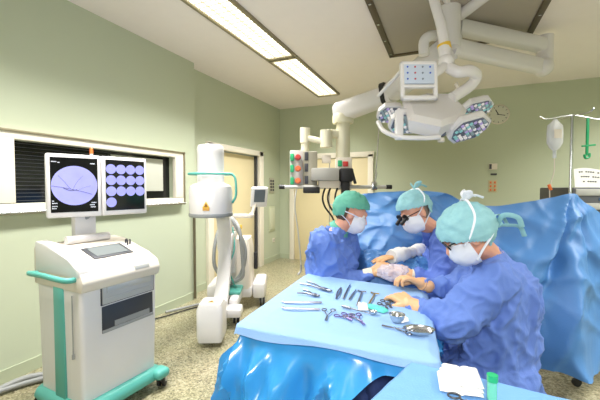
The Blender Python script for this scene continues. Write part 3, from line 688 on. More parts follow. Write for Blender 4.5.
# ------------------------------------------------------------------ IV POLE and things at the right
ivp = D(570, 200, 2.75)
iv = thing('iv_pole', 'steel drip stand holding up the peak of the blue drape', 'iv pole', (ivp.x, ivp.y, 0), YAW)
zt = D(572, 116, 2.75).z
MB().cyl((0, 0, .1), (0, 0, 1.3), .016).cyl((0, 0, 1.25), (0, 0, zt), .011).build('pole', STEEL, iv)
m = MB().tube(bez([(-.26, 0, zt - .01), (-.2, 0, zt - .03), (0, 0, zt), (.2, 0, zt - .03), (.26, 0, zt - .01)], 24), .005, 8).tube(bez([(0, -.2, zt + .01), (0, -.15, zt - .01), (0, 0, zt), (0, .15, zt - .01), (0, .2, zt + .01)], 24), .005, 8); m.build('hooks', STEEL, iv)
MB().cyl((0, 0, 1.22), (0, 0, 1.3), .024).build('collar', BLACK, iv)
for k in range(5):
    a = k * 2 * PI / 5 + .5
    MB().tube(bez([(0, 0, .14), (.12 * math.cos(a), .12 * math.sin(a), .12), (.3 * math.cos(a), .3 * math.sin(a), .08)], 10), .012, 8).build('leg', STEEL, iv)
    MB().lathe([(0, -.012), (.03, -.012), (.033, 0), (.03, .012), (0, .012)], M=Matrix.Translation((.3 * math.cos(a), .3 * math.sin(a), .033)) @ Matrix.Rotation(R(90), 4, 'X')).build('caster', BLACK, iv)
bx = -.225
bag = thing('infusion_bag', 'clear infusion bag hanging from the drip stand hook', 'infusion bag', iv.matrix_basis @ V(bx + .09, 0, zt - .03), YAW)
m = MB(); rings = []
for (w_, t_, z_) in ((.012, .008, .0), (.03, .01, -.02), (.062, .022, -.05), (.066, .03, -.12), (.062, .034, -.19), (.04, .024, -.23), (.014, .012, -.25)):
    rings.append([m.bm.verts.new((w_ * math.cos(a), t_ * math.sin(a), z_)) for a in [k * PI / 10 for k in range(20)]])
for A_, B_ in zip(rings, rings[1:]):
    for k in range(20): m.bm.faces.new((A_[k], A_[(k + 1) % 20], B_[(k + 1) % 20], B_[k]))
m.bm.faces.new(rings[0]); m.bm.faces.new(rings[-1]); m.build('pouch', mat('milky_bag', (226, 228, 230), .25, alpha=.8), bag)
MB().box((0, -.032, -.12), (.06, .002, .07)).build('bag_label', OFFW, bag)
MB().cyl((0, 0, -.24), (0, 0, -.31), .013).build('drip_chamber', CLEAR, bag)
MB().tube(bez([(0, 0, -.31), (.0, 0, -.42), (-.03, 0, -.55), (-.02, 0, -.7), (.05, .03, -.85)], 30), .004, 6).build('tube', OFFW, bag)
plab(MB().box((-.03, 0, -.545), (.022, .016, .05), bev=.004, rot=(0, -.4, 0)).build('roller_clamp', ORANGE, bag), 'orange roller clamp')
g = thing('green_strap', 'green strap with crosspiece hanging from the drip stand', 'strap', iv.matrix_basis @ V(.125, 0, zt - .02), YAW)
m = MB().box((0, 0, -.15), (.02, .012, .3), bev=.003); m.build('band', GREENP, g)
MB().box((.01, -.002, -.22), (.11, .012, .014), bev=.003, rot=(0, -.1, 0)).build('crosspiece', GREENP, g)
MB().tube(bez([(-.02, 0, -.29), (-.01, 0, -.32), (.02, 0, -.31), (.02, 0, -.28)], 12), .009, 8).build('buckle', GREENP, g)
# anaesthesia machine at the right edge
an = D(590, 200, 3.15)
am = thing('anaesthesia_machine', 'grey and white anaesthesia machine behind the drape at the right edge', 'anaesthesia machine', (an.x, an.y, 0), YAW)
MB().box((.2, .25, .65), (.75, .5, 1.1), bev=.02).build('cabinet', OFFW, am)
for (x, y) in ((-.1, .05), (.5, .05), (-.1, .45), (.5, .45)): MB().cyl((x, y, 0), (x, y, .1), .04).build('foot', BLACK, am)
MB().box((.2, .22, 1.34), (.72, .45, .27), bev=.015).build('ventilator', mat('anthracite', (92, 94, 98), .45), am)
for z_ in (1.43, 1.3): MB().box((.2, -.008, z_), (.68, .012, .06), bev=.004).build('front_strip', LGREY, am)
MB().box((.25, -.002, 1.365), (.35, .014, .03)).build('display', mat('anaes_display', (70, 90, 120), .2), am)
MB().cyl((.35, .3, 1.47), (.35, .3, 1.6), .02).build('post', GREY, am)
pn = thing('paper_notice', 'white paper notice with printed lines standing on the anaesthesia machine', 'notice', am.matrix_basis @ V(.11, .03, 1.477), YAW)
def pf(u, v): return V((u - .5) * .46, .03 * math.sin(u * 3) + .02 * (v), v * .17 + .012 * math.sin(u * 6) * v)
MB().grid(pf, 12, 6, .002).build('sheet', GAUZE, pn)
m = MB()
for r_, n_ in ((0, 14), (1, 11), (2, 7)):
    for k in range(n_):
        if (k * 7 + r_) % 5 == 4: continue
        x_ = -.17 + .024 * k + .02 * r_; u_ = x_ / .46 + .5
        p_ = pf(u_, .8 - r_ * .25); m.box(p_ - V(0, .004, 0), (.015, .002, .012))
m.build('printed_lines', DARK, pn)

# ------------------------------------------------------------------ DRAPES
cols = [  # (top, mid, bottom) as (px, py, depth)
    [(336, 210, 3.2), (340, 240, 3.0), (345, 290, 2.9)],
    [(352, 197, 3.15), (358, 230, 2.85), (362, 272, 2.62)],
    [(372, 193, 3.1), (378, 225, 2.8), (380, 268, 2.55)],
    [(392, 192, 3.1), (398, 222, 2.75), (402, 268, 2.52)],
    [(420, 191, 3.05), (425, 225, 2.8), (430, 300, 2.72)],
    [(444, 194, 2.95), (448, 250, 2.8), (452, 360, 2.75)],
    [(462, 203, 2.9), (467, 270, 2.7), (470, 376, 2.65)],
    [(490, 206, 2.85), (495, 280, 2.6), (498, 374, 2.5)],
    [(520, 202, 2.8), (524, 280, 2.5), (524, 370, 2.4)],
    [(545, 198, 2.76), (550, 280, 2.45), (552, 368, 2.32)],
    [(568, 194, 2.73), (575, 270, 2.42), (586, 380, 2.2)],
    [(584, 204, 2.72), (592, 280, 2.5), (596, 372, 2.38)],
    [(604, 216, 2.75), (614, 290, 2.6), (616, 368, 2.5)],
    [(640, 232, 2.8), (655, 300, 2.75), (660, 366, 2.65)]]
CW = [[D(*p) for p in c_] for c_ in cols]
def crv(P, t):
    n_ = len(P) - 1; x = min(t * n_, n_ - 1e-6); i = int(x); f_ = x - i
    a, b_, c_, d_ = P[max(i - 1, 0)], P[i], P[i + 1], P[min(i + 2, n_)]
    return .5 * ((2 * b_) + (c_ - a) * f_ + (2 * a - 5 * b_ + 4 * c_ - d_) * f_ * f_ + (3 * b_ - a - 3 * c_ + d_) * f_ ** 3)
_C = [[c_[k] for c_ in CW] for k in range(3)]
def drape(u, v):
    T_, Mm, B_ = crv(_C[0], u), crv(_C[1], u), crv(_C[2], u)
    a = T_.lerp(Mm, v * 2) if v < .5 else Mm.lerp(B_, v * 2 - 1)
    q_ = (1 - v) ** 2 * T_ + 2 * v * (1 - v) * (Mm * 2 - (T_ + B_) / 2) + v * v * B_
    a = q_
    # folds: radiating from the peak at the pole and horizontal storage creases
    pk = .77
    ang = math.atan2(v + .05, (u - pk) * 2.6)
    f_ = .05 * math.sin(ang * 9 + 1.5 * nz(u * 3, v * 2)) * min(1, v * 2.2) * math.exp(-((u - pk) / .34) ** 2)
    f_ += .07 * nz(u * 8, v * 1.6, 3) * (0.3 + v) + .02 * nz(u * 14 + v * 5, v * 4, 9)
    f_ += .045 * crease(u * 8 + 2.5 * v, v * 1.8, 7, 2.6) + .04 * crease(u * 5 - 2 * v, v * 3.6, 17, 2.6) + .012 * crease(u * 14, v * 6, 27)
    f_ += .03 * math.sin(ang * 15 + 2 * nz(u * 4, v * 3, 8)) * min(1, v * 3) * math.exp(-((u - pk) / .22) ** 2) * (1 - .5 * v)
    if u > pk: f_ *= 1 - .55 * min(1, (u - pk) * 12)
    return a - _F * f_
tag(MB().grid(drape, 150, 64, .003).build('surgical_drape', DRAPE, fixn=True), 'large blue drape curtain hung from the drip stand behind the surgeons', 'drape')
# a second light sheet, lower, that runs over the patient to the hand table
def oh(u, v):
    a = Zp(352 + u * 92, 0 + 262, .95); 
    p0 = D(350, 262, 2.62).lerp(D(452, 262, 2.5), u); p1 = D(368, 292, 2.2).lerp(D(440, 296, 2.1), u)
    p = p0.lerp(p1, v); p.z = .93 + .03 * nz(u * 5, v * 4, 1) + .02 * crease(u * 6, v * 6, 2) + .012 * crease(u * 12, v * 14, 4) + .09 * (1 - v) ** 2 * (.6 + .4 * math.sin(u * 7))
    ed = min(u, 1 - u, v * 1.0 + .02, 1 - v) ; 
    if ed < .09: p.z -= (.09 - ed) * 2.0
    return p
tag(MB().grid(oh, 60, 50, .003).build('hand_table_drape', DRAPE), 'blue drape over the arm board under the bandaged limb', 'drape')
ht = thing('arm_board_table', 'draped arm board table between the surgeons', 'operating table', (D(400, 280, 2.36).x, D(400, 280, 2.36).y, 0), YAW)
MB().box((0, 0, .83), (.42, .26, .05), bev=.01).build('board', BLACK, ht); MB().cyl((0, 0, .04), (0, 0, .83), .035).build('column', STEEL, ht); MB().box((0, 0, .02), (.4, .4, .04), bev=.01).build('base', STEEL, ht)

# ------------------------------------------------------------------ INSTRUMENT TABLE
TZ = .9
tc = [V(-.79, 1.235), V(-.045, 1.235), V(-.12, 2.0), V(-.83, 2.07)]      # FL FR BR BL
it = thing('instrument_table', 'metal instrument table hidden beneath the blue plastic cover', 'table', (-.43, 1.62, 0), 0)
MB().box((0, 0, TZ - .025), (.62, .62, .03), bev=.006).build('tabletop', STEEL, it)
for sx in (-1, 1):
    for sy in (-1, 1): MB().cyl((sx * .26, sy * .26, .0), (sx * .26, sy * .26, TZ - .03), .014).build('leg', STEEL, it)
MB().box((0, 0, .25), (.5, .5, .02)).build('shelf', STEEL, it)
def bil(u, v): return (tc[0] * (1 - u) + tc[1] * u) * (1 - v) + (tc[3] * (1 - u) + tc[2] * u) * v
def hang(u, v, drop_f, z0, over, seed, amp, flare=.12, endf=None):  # seed 5 is the upper sheet
    """sheet over the table: u,v in -over..1+over ; beyond the edges it hangs down"""
    uc, vc = min(max(u, 0), 1), min(max(v, 0), 1); p = bil(uc, vc); p = V(p.x, p.y, 0)
    du, dv = u - uc, v - vc; dd = math.hypot(du, dv)
    if dd < 1e-9:
        return V(p.x, p.y, z0 + .0025 * nz(p.x * 9, p.y * 9, seed) + .0012 * nz(p.x * 30, p.y * 30, seed) + .0022 * crease(p.x * 7, p.y * 7, seed))
    L_ = drop_f(u, v) * dd / over
    dr = V(du, dv, 0).normalized()
    per = (u + v) * 9 if True else 0
    q = (uc - vc) * 7 + math.atan2(dv, du) * 2.2
    if seed == 5: out0 = .028
    else: out0 = .008
    wv = amp * math.sin(q * 2.4 + 2 * nz(q * .7, seed, 0)) * min(1, L_ * 4) + amp * .7 * nz(q * 1.6, L_ * 3.5, seed) * min(1, L_ * 4)
    cr_ = crease(q * .8 + L_ * 3.5, L_ * 1.6 - q * .2, seed, 2) + crease(q * 1.1 - L_ * 3, L_ * 2, seed + 5, 2) * .6
    out = out0 * min(1, L_ * 60) + flare * L_ + wv + amp * 1.6 * cr_ * min(1, max(0, L_ - .05) * 8)
    return V(p.x + dr.x * out, p.y + dr.y * out, z0 - L_ * (1 - .1 * flare) + .012 * (1 - math.exp(-L_ * 30)) * 0 - .004 * min(1, L_ * 40))
def sheet(name, m_, drop_f, z0, seed, amp, n_, over=.5, flare=.12, thick=.002):
    def P(a, b_): return hang(-over + a * (1 + 2 * over), -over + b_ * (1 + 2 * over), drop_f, z0, over, seed, amp, flare)
    return MB().grid(P, n_, n_, thick).build(name, m_)
def drop_plastic(u, v):
    d_ = .62
    if u > 1: d_ = .12
    if v < 0: d_ = .66 - .3 * min(1, max(0, (u - .12) / .25)) - .28 * min(1, max(0, (u - .3) / .5))
    if v > 1: d_ = .35
    return d_
o = sheet('plastic_table_cover', PLASTIC, drop_plastic, TZ - .007, 2, .034, 110, flare=.2)
tag(o, 'glossy bright blue plastic cover hanging from the instrument table', 'table cover')
def drop_paper(u, v):
    if v < 0: return .045 - .01 * u + .008 * math.sin(u * 9)
    if u < 0: return .05
    return .04
o = sheet('table_sheet', PAPER, drop_paper, TZ + .004, 5, .006, 90, over=.16, flare=.32)
tag(o, 'light blue paper sheet spread on top of the instrument table', 'sheet')

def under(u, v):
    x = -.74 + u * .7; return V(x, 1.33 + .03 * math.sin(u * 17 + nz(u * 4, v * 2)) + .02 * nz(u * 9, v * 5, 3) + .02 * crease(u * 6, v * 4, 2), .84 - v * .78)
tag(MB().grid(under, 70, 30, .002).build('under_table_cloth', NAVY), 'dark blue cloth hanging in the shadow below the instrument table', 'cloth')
# near side table, lower right
T2 = .95
t2 = [Zp(330, 440, T2), Zp(640, 460, T2), Zp(575, 401, T2), Zp(411, 361.5, T2)]
def bil2(u, v):
    return (t2[0] * (1 - u) + t2[1] * u) * (1 - v) + (t2[3] * (1 - u) + t2[2] * u) * v
ctr2 = bil2(.5, .5)
st = thing('side_table', 'small side table under the nearest blue drape', 'table', (ctr2.x, ctr2.y, 0), 0)
MB().box((0, 0, T2 - .03), (.3, .2, .03), bev=.005).build('tabletop', STEEL, st)
for sx in (-1, 1):
    for sy in (-1, 1): MB().cyl((sx * .13, sy * .08, 0), (sx * .13, sy * .08, T2 - .03), .012).build('leg', STEEL, st)
def side(a, b_):
    ov = .35; u, v = -ov + a * (1 + 2 * ov), -ov + b_ * (1 + 2 * ov); uc, vc = min(max(u, 0), 1), min(max(v, 0), 1); p = bil2(uc, vc)
    du, dv = u - uc, v - vc; dd = math.hypot(du, dv)
    z_ = T2 + .004 * nz(p.x * 8, p.y * 8, 4) + .002 * nz(p.x * 25, p.y * 25, 4)
    if dd < 1e-9: return V(p.x, p.y, z_)
    L_ = dd / ov * .45; dr = V(du, dv, 0).normalized(); q = uc * 8 + vc * 6
    o_ = .01 + .05 * L_ + .012 * math.sin(q * 2) * min(1, L_ * 4)
    return V(p.x + dr.x * o_, p.y + dr.y * o_, z_ - L_)
tag(MB().grid(side, 90, 90, .002).build('side_table_drape', mat('mid_blue_table_drape', (116, 166, 220), .6, bump=.2, bscale=160, rgb2=(106, 156, 212), vscale=5)), 'blue drape on the nearest table at the lower right', 'drape')

# ------------------------------------------------------------------ PEOPLE
def remeshed(mb, name, m_, parent, voxel, smooth_it=4, disp=None):
    me = bpy.data.meshes.new('tmp'); mb.bm.to_mesh(me); mb.bm.free(); o = bpy.data.objects.new('tmp', me); COL.objects.link(o)
    r = o.modifiers.new('r', 'REMESH'); r.mode = 'VOXEL'; r.voxel_size = voxel
    s_ = o.modifiers.new('s', 'SMOOTH'); s_.iterations = smooth_it; s_.factor = .6
    dg = bpy.context.evaluated_depsgraph_get(); ev = o.evaluated_get(dg); me2 = bpy.data.meshes.new_from_object(ev)
    bpy.data.objects.remove(o); bpy.data.meshes.remove(me)
    if disp:
        ns = [v.normal.copy() for v in me2.vertices]
        for v, nn in zip(me2.vertices, ns): v.co += nn * disp(v.co, nn)
    me2.name = name; me2.materials.clear(); me2.materials.append(m_)
    for p in me2.polygons: p.use_smooth = True
    ob = bpy.data.objects.new(name, me2); COL.objects.link(ob); ob.parent = parent; return ob

def hand_geo(wr, fwd, nrm, side, curl, off=0.0):
    """list of capsules (a,b,ra,rb). wr wrist, fwd finger direction, nrm back-of-hand normal, side=+1 thumb on +lateral"""
    fwd = fwd.normalized(); lat = fwd.cross(nrm).normalized() * side; nrm = lat.cross(fwd).normalized() * side
    C_ = []
    palm_end = wr + fwd * .09
    for k, s_ in enumerate((-.03, -.01, .01, .03)):
        C_.append((wr + lat * s_ * .6 + fwd * .01, palm_end + lat * s_ - fwd * .012 * abs(k - 2) * .5, .017 + off, .0125 + off))
    lens = (.068, .08, .088, .08) ; lens = (.062, .078, .086, .078)
    for k, s_ in enumerate((-.032, -.0105, .0105, .032)):
        p = palm_end + lat * s_ - fwd * (.01 if k == 0 else 0); Ln = lens[k]; a = curl * (.6 + .1 * (3 - k)); d_ = fwd.copy()
        for seg, fr_ in enumerate((.45, .3, .25)):
            a_ = a * (seg + 1) * .62
            d_ = (fwd * math.cos(a_) - nrm * math.sin(a_) + lat * s_ * 1.5).normalized(); q = p + d_ * Ln * fr_
            C_.append((p, q, (.0095, .0086, .0078)[seg] + off, (.0086, .0078, .007)[seg] + off)); p = q
    p = wr + lat * .026 + fwd * .025 - nrm * .005; d1_ = (lat * .75 + fwd * .7 - nrm * .25).normalized(); q = p + d1_ * .045
    C_.append((p, q, .015 + off, .0115 + off)); d2_ = (fwd * .85 + lat * .15 - nrm * .45 * (.5 + curl)).normalized(); q2 = q + d2_ * .032; C_.append((q, q2, .0112 + off, .0098 + off)); q3 = q2 + (fwd * .8 - nrm * .6 - lat * .25).normalized() * .026; C_.append((q2, q3, .0098 + off, .008 + off))
    return C_

def gown_disp(seed, amp=1.0):
    def f(co, n_):
        w_ = noise.noise(co * 4) * .9
        a = crease(co.x * 7 + seed * 3 + w_, co.y * 7 + co.z * 2, co.z * 4.5 + w_, 2.6)
        b_ = crease(co.x * 13 + w_, co.y * 13 + seed, co.z * 9 - w_, 2.6)
        c_ = crease(co.x * 24 + seed, co.y * 24, co.z * 20 + w_, 2.6)
        return (.020 * (a - .35) + .013 * (b_ - .35) + .005 * (c_ - .3) + .008 * noise.noise(co * 6)) * amp
    return f

def surgeon(label, head, face, up, neckb, shL, shR, elL, elR, wrL, wrR, hdL, hdR, nrL, nrR, pelvis, kneeL, kneeR, capm, gownm, hairm, seed, curl=(1.25, 1.25), glasses=None, bow='top', chest=None, belly=1.0, cap_low=.0):
    """L/R are the person's own left and right; all points in world space"""
    base = V(pelvis.x, pelvis.y, 0)
    P = thing('person', label, 'person', base)
    off_ = -base
    face = face.normalized(); rt = face.cross(up).normalized(); up = rt.cross(face).normalized()
    MH = Matrix(((face.x, -rt.x, up.x, head.x - base.x), (face.y, -rt.y, up.y, head.y - base.y), (face.z, -rt.z, up.z, head.z - base.z), (0, 0, 0, 1)))  # local x fwd, y left, z up
    l = lambda p: Vector(p) + off_
    chest = chest or (neckb.lerp(pelvis, .35))
    shoulderAx = (shR - shL).normalized()
    hipL = pelvis - shoulderAx * .1; hipR = pelvis + shoulderAx * .1
    def body(mb, g):   # g = extra radius of cloth
        mb.ball(l(chest), .15 + g, (1, 1, 1.15)); mb.caps(l(chest), l(pelvis), .13 + g, .15 + g)
        for sh, hip in ((shL, hipL), (shR, hipR)):
            mb.caps(l(sh.lerp(chest, .35)), l(hip.lerp(pelvis, .2)), .095 + g, .12 + g); mb.caps(l(sh), l(neckb), .062 + g * .7, .055 + g * .3); mb.ball(l(sh), .07 + g)
    # ---- body (skin)
    mb = MB(); body(mb, 0)
    mb.caps(l(neckb), MH @ V(-.02, 0, -.07), .06, .058)
    mb.ball(MH @ V(-.012, 0, .02), .1, (.98, .77, 1.0), 24, M=MH.to_3x3().to_4x4()); mb.ball(MH @ V(.03, 0, -.045), .07, (.9, .8, 1.0), 20, M=MH.to_3x3().to_4x4())
    mb.caps(MH @ V(.045, 0, -.085), MH @ V(.03, 0, -.09), .027, .03)           # chin
    mb.caps(MH @ V(.088, 0, .012), MH @ V(.108, 0, -.026), .009, .014)         # nose
    mb.caps(MH @ V(.08, 0, .03), MH @ V(.082, .0, .03), .02, .02)
    for s_ in (-1, 1):
        mb.ball(MH @ V(-.008, s_ * .08, -.008), .03, (.7, .3, 1.05), 14, M=MH.to_3x3().to_4x4())
    for (sh, el, wr, hd, nr, kn, hip, sd) in ((shL, elL, wrL, hdL, nrL, kneeL, hipL, -1), (shR, elR, wrR, hdR, nrR, kneeR, hipR, 1)):
        mb.caps(l(sh), l(el), .052, .042); mb.caps(l(el), l(wr), .042, .028)
        fwd = (hd - wr)
        for (a, b_, r1, r2) in hand_geo(l(wr), fwd, nr, sd, curl[0]): mb.caps(a, b_, r1, r2, 10)
        mb.caps(l(hip), l(kn), .085, .06); ft = V(kn.x, kn.y, .1); mb.caps(l(kn), l(ft), .055, .04)
        fd = V(face.x, face.y, 0).normalized(); mb.caps(l(ft + fd * -.03 - V(0, 0, .05)), l(ft + fd * .15 - V(0, 0, .06)), .042, .035)
    remeshed(mb, 'body', SKIN, P, .0052, 2)
    # ---- gown
    mb = MB(); body(mb, .03)
    for (sh, el, wr, kn, hip) in ((shL, elL, wrL, kneeL, hipL), (shR, elR, wrR, kneeR, hipR)):
        we = wr + (el - wr).normalized() * .03
        mb.caps(l(sh), l(el), .096, .088); mb.caps(l(el), l(we), .088, .045)
        mb.caps(l(hip), l(kn), .13, .1); mb.cyl(l(kn), l(V(kn.x, kn.y, .28)), .1, .12, 20)
    mb.cyl(l(neckb) - V(0, 0, .05), l(neckb).lerp(MH @ V(-.02, 0, -.07), .45), .09, .068, 20)
    mb.caps(l(hipL), l(hipR), .17, .17); mb.caps(l(kneeL), l(kneeR), .09, .09)
    mb.caps(l(hipL), l(kneeR), .1, .09); mb.caps(l(hipR), l(kneeL), .1, .09)
    # skirt falls behind the seat
    mb.cyl(l(pelvis + V(0, 0, -.02)), l(V(pelvis.x, pelvis.y, .3)), .19, .23, 24)
    remeshed(mb, 'gown', gownm, P, .008, 6, gown_disp(seed))
    # ---- collar band and sleeve cuffs
    for (el, wr) in ((elL, wrL), (elR, wrR)):
        d_ = (wr - el).normalized(); MB().cyl(l(wr - d_ * .045), l(wr + d_ * .012), .039, .035, 20).build('cuff', CUFF if seed != 3 else GLOVE, P)
    # ---- gloves
    for (wr, hd, nr, sd) in ((wrL, hdL, nrL, -1), (wrR, hdR, nrR, 1)):
        mb = MB(); fwd = hd - wr
        for (a, b_, r1, r2) in hand_geo(l(wr), fwd, nr, sd, curl[0], .0022): mb.caps(a, b_, r1, r2, 10)
        mb.caps(l(wr - fwd.normalized() * .03), l(wr + fwd.normalized() * .02), .0335, .028, 16)
        remeshed(mb, 'glove', GLOVE, P, .0036, 2)
    # ---- hair, cap, mask in head space
    def ell(name, m_, rad, cen, keep, thick=.002, nu=64, nv=48, bump=0.0, seed_=0):
        b2 = MB(); bmesh.ops.create_uvsphere(b2.bm, u_segments=nu, v_segments=nv, radius=1)
        for v in b2.bm.verts:
            c_ = v.co; k_ = 1 + bump * nz(c_.x * 3 + seed_, c_.y * 3, c_.z * 3) + bump * .5 * nz(c_.x * 9 + seed_, c_.y * 9, c_.z * 9)
            v.co = V(c_.x * rad[0] * k_ + cen[0], c_.y * rad[1] * k_ + cen[1], c_.z * rad[2] * k_ + cen[2])
        bmesh.ops.delete(b2.bm, geom=[v for v in b2.bm.verts if not keep(v.co)], context='VERTS')
        bmesh.ops.solidify(b2.bm, geom=b2.bm.faces[:], thickness=thick)
        for v in b2.bm.verts: v.co = MH @ v.co
        return b2.build(name, m_, P)
    if seed != 3: ell('hair', hairm, (.105, .083, .106), (-.014, 0, .018), lambda c_: c_.z > -.075 and c_.x < -.028 - .25 * max(0, c_.z - .02), .003, bump=.03)
    cap = ell('surgical_cap', capm, (.128 + .006 * (seed == 3), .104 + .006 * (seed == 3), .124), (-.02, 0, .03), lambda c_: c_.z > .038 - cap_low + (c_.x) * (.28 + 5 * cap_low) if c_.x > -.05 else c_.z > .0 - .03 - cap_low + (c_.x + .05) * .5, .002, bump=.07, seed_=seed)
    # mask
    def mk(c_): return c_.x > .012 and c_.z < .006 + (c_.x - .02) * .05 and c_.z > -.125
    mask = ell('face_mask', MASKM, (.112, .079, .088), (.006, 0, -.05), mk, .002, bump=.03, seed_=seed + 4)
    def surf(th, z, rx=.113, ry=.09): return MH @ V(-.012 + rx * math.cos(th), ry * math.sin(th), z)
    ky = 1.17 if seed == 3 else 1.0
    for s_ in (-1, 1):
        # upper strap over the ear to the crown, lower strap to the nape
        if bow != 'none':
            up_ = [V(.045, s_ * .074, -.004), V(.0, s_ * .094, .03), V(-.06, s_ * .094, .085), V(-.085, s_ * .045, .135), V(-.09, 0, .14)]
            dn_ = [V(.03, s_ * .07, -.09), V(-.01, s_ * .085, -.055), V(-.07, s_ * .07, -.03), V(-.112, s_ * .02, -.02)]
            up_ = [V(p.x, p.y * ky, p.z * (1.04 if ky > 1 and p.z > .05 else 1)) for p in up_]; dn_ = [V(p.x * (1.12 if ky > 1 else 1), p.y * ky, p.z) for p in dn_]
            if bow == 'low': up_ = [V(.045, s_ * .074, -.004), V(.0, s_ * .088, .0), V(-.06, s_ * .084, .0), V(-.12, 0, -.005)]
            for q in (up_, dn_): MB().tube([MH @ p for p in bez(q, 20)], [(.002, .006)] * 21, 8).build('mask_strap', MASKM, mask)
    bm_ = MASKM
    if bow == 'top':
        for s_ in (-1, 1):
            MB().tube([MH @ p for p in bez([V(-.09, 0, .142), V(-.1, s_ * .025, .175), V(-.12, s_ * .05, .172), V(-.1, s_ * .02, .148)], 20)], [(.002, .009)] * 30, 8).build('bow_loop', capm if seed != 3 else MASKM, cap)
            MB().tube([MH @ p for p in bez([V(-.09, 0, .142), V(-.125, s_ * .035, .15), V(-.15, s_ * .05, .12)], 16)], [(.002, .008)] * 30, 8).build('bow_tail', capm if seed != 3 else MASKM, cap)
    if seed == 3:
        for s_, e in ((-1, 0), (1, .02), (.4, -.04)):
            MB().tube([MH @ p for p in bez([V(-.135, s_ * .02, -.03), V(-.17, s_ * .06, -.01 + e), V(-.205, s_ * .09, -.04 + e), V(-.2, s_ * .08, -.09 + e)], 20)], [(.003, .011)] * 30, 8).build('cap_tie', capm, cap)
        MB().ball(MH @ V(-.145, 0, -.03), .022, (1, 1.2, .8)).build('tie_knot', capm, cap)
    if seed == 1:
        MB().tube([MH @ p for p in bez([V(-.1, .02, -.02), V(-.14, .03, .0), V(-.165, .035, .005)], 12)], [(.002, .006)] * 30, 8).build('strap_end', MASKM, mask)
    if seed == 1: MB().cyl(l(neckb.lerp(head, .1)), l(neckb.lerp(head, .32)), .082, .068, 24).build('scrub_collar', CAPG, P)
    if glasses:
        gl = MB()
        for s_ in (-1, 1):
            gl.cyl(MH @ V(.098, s_ * .033, .018), MH @ V(.104, s_ * .033, .017), .024, n=18); gl.cyl(MH @ V(.098, s_ * .055, .022), MH @ V(.0, s_ * .084, .02), .003, n=8)
            if glasses == 'loupes': gl.cyl(MH @ V(.1, s_ * .03, .01), MH @ V(.148, s_ * .022, -.008), .011, .013, n=14)
        gl.cyl(MH @ V(.104, -.02, .024), MH @ V(.104, .02, .024), .003)
        plab(gl.build('magnifying_glasses' if glasses == 'loupes' else 'glasses', BLACK, P), 'black framed glasses')
    # eyes
    for s_ in (-1, 1):
        e = MB().ball(MH @ V(.077, s_ * .031, .012), .0125, n=12).build('eye', mat('eye_white', (225, 222, 218), .2), P)
        MB().ball(MH @ V(.0865, s_ * .031, .011), .0055, n=10).build('iris', mat('iris', (60, 50, 44), .2), e)
    # stool
    s = thing('stool', 'round swivel stool beneath the surgeon ' + ('at the left', 'in the middle', 'nearest at the right')[seed - 1], 'stool', base)
    zs = max(.35, pelvis.z - .19)
    MB().lathe([(0, zs - .05), (.16, zs - .05), (.17, zs - .03), (.165, zs), (0, zs)]).build('seat', BLACK, s)
    MB().cyl((0, 0, .06), (0, 0, zs - .04), .025).build('column', STEEL, s)
    for k in range(5):
        a = k * 2 * PI / 5; MB().cyl((0, 0, .08), (.22 * math.cos(a), .22 * math.sin(a), .06), .014).ball((.22 * math.cos(a), .22 * math.sin(a), .03), .03).build('leg', DARK, s)
    return P

LEFT = -_R; AWAY = V(_F.x, _F.y, 0).normalized()
# surgeon 1, left, faces right
surgeon('person in blue gown with dark green cap and white mask seated at left facing right',
        head=D(352, 214, 2.36), face=(_R * 1.0 - AWAY * .12 - V(0, 0, .42)), up=V(0, 0, 1) + _R * .3, neckb=D(337, 232, 2.4),
        shL=D(346, 241, 2.6), shR=D(324, 243, 2.24), elL=D(358, 272, 2.62), elR=D(336, 283, 2.26), wrL=D(383, 266, 2.5), wrR=D(371, 273, 2.22),
        hdL=D(393, 262, 2.42), hdR=D(382, 266, 2.2), nrL=V(0, 0, 1) + AWAY * .4, nrR=V(0, 0, 1) - AWAY * .5, pelvis=D(328, 318, 2.45),
        kneeL=D(375, 330, 2.65), kneeR=D(350, 335, 2.4), capm=CAPG, gownm=GOWN, hairm=HAIR, seed=1, bow='low', chest=D(333, 265, 2.42))
# surgeon 2, middle, faces left and down
surgeon('person in blue gown with pale teal cap and loupes bent over, seated in the middle',
        head=D(414, 213, 2.34), face=(LEFT * 1.0 - AWAY * .45 - V(0, 0, .55)), up=V(0, 0, 1) + LEFT * .3, neckb=D(437, 232, 2.42),
        shL=D(446, 243, 2.22), shR=D(440, 236, 2.6), elL=D(441, 283, 2.14), elR=D(422, 268, 2.62), wrL=D(413, 275, 2.16), wrR=D(404, 268, 2.5),
        hdL=D(403, 270, 2.17), hdR=D(396, 268, 2.42), nrL=V(0, 0, 1) - AWAY * .4, nrR=V(0, 0, 1) + AWAY * .5, pelvis=D(462, 318, 2.38),
        kneeL=D(432, 345, 2.25), kneeR=D(430, 330, 2.55), capm=CAPT, gownm=GOWN2, hairm=HAIRG, seed=2, glasses='loupes', chest=D(450, 265, 2.4))
# surgeon 3, right, nearest, seen from behind and the side
surgeon('person in blue gown with large pale teal tied cap seated nearest at right',
        head=D(466, 236, 1.6), face=(LEFT * 1.0 + AWAY * .18 - V(0, 0, .72)), up=V(0, 0, 1) + LEFT * .35, neckb=D(492, 258, 1.69),
        shL=D(494, 284, 1.54), shR=D(489, 266, 1.9), elL=D(452, 322, 1.5), elR=D(448, 293, 1.95), wrL=D(412, 305, 1.62), wrR=D(423, 284, 1.88),
        hdL=D(400, 297, 1.68), hdR=D(411, 279, 1.9), nrL=V(0, 0, 1) - AWAY * .5, nrR=V(0, 0, 1) + AWAY * .2, pelvis=D(496, 368, 1.72),
        kneeL=D(452, 392, 1.62), kneeR=D(446, 372, 1.95), capm=CAPT, gownm=GOWN, hairm=HAIR, seed=3, glasses='glasses', chest=D(499, 300, 1.7), cap_low=.055)

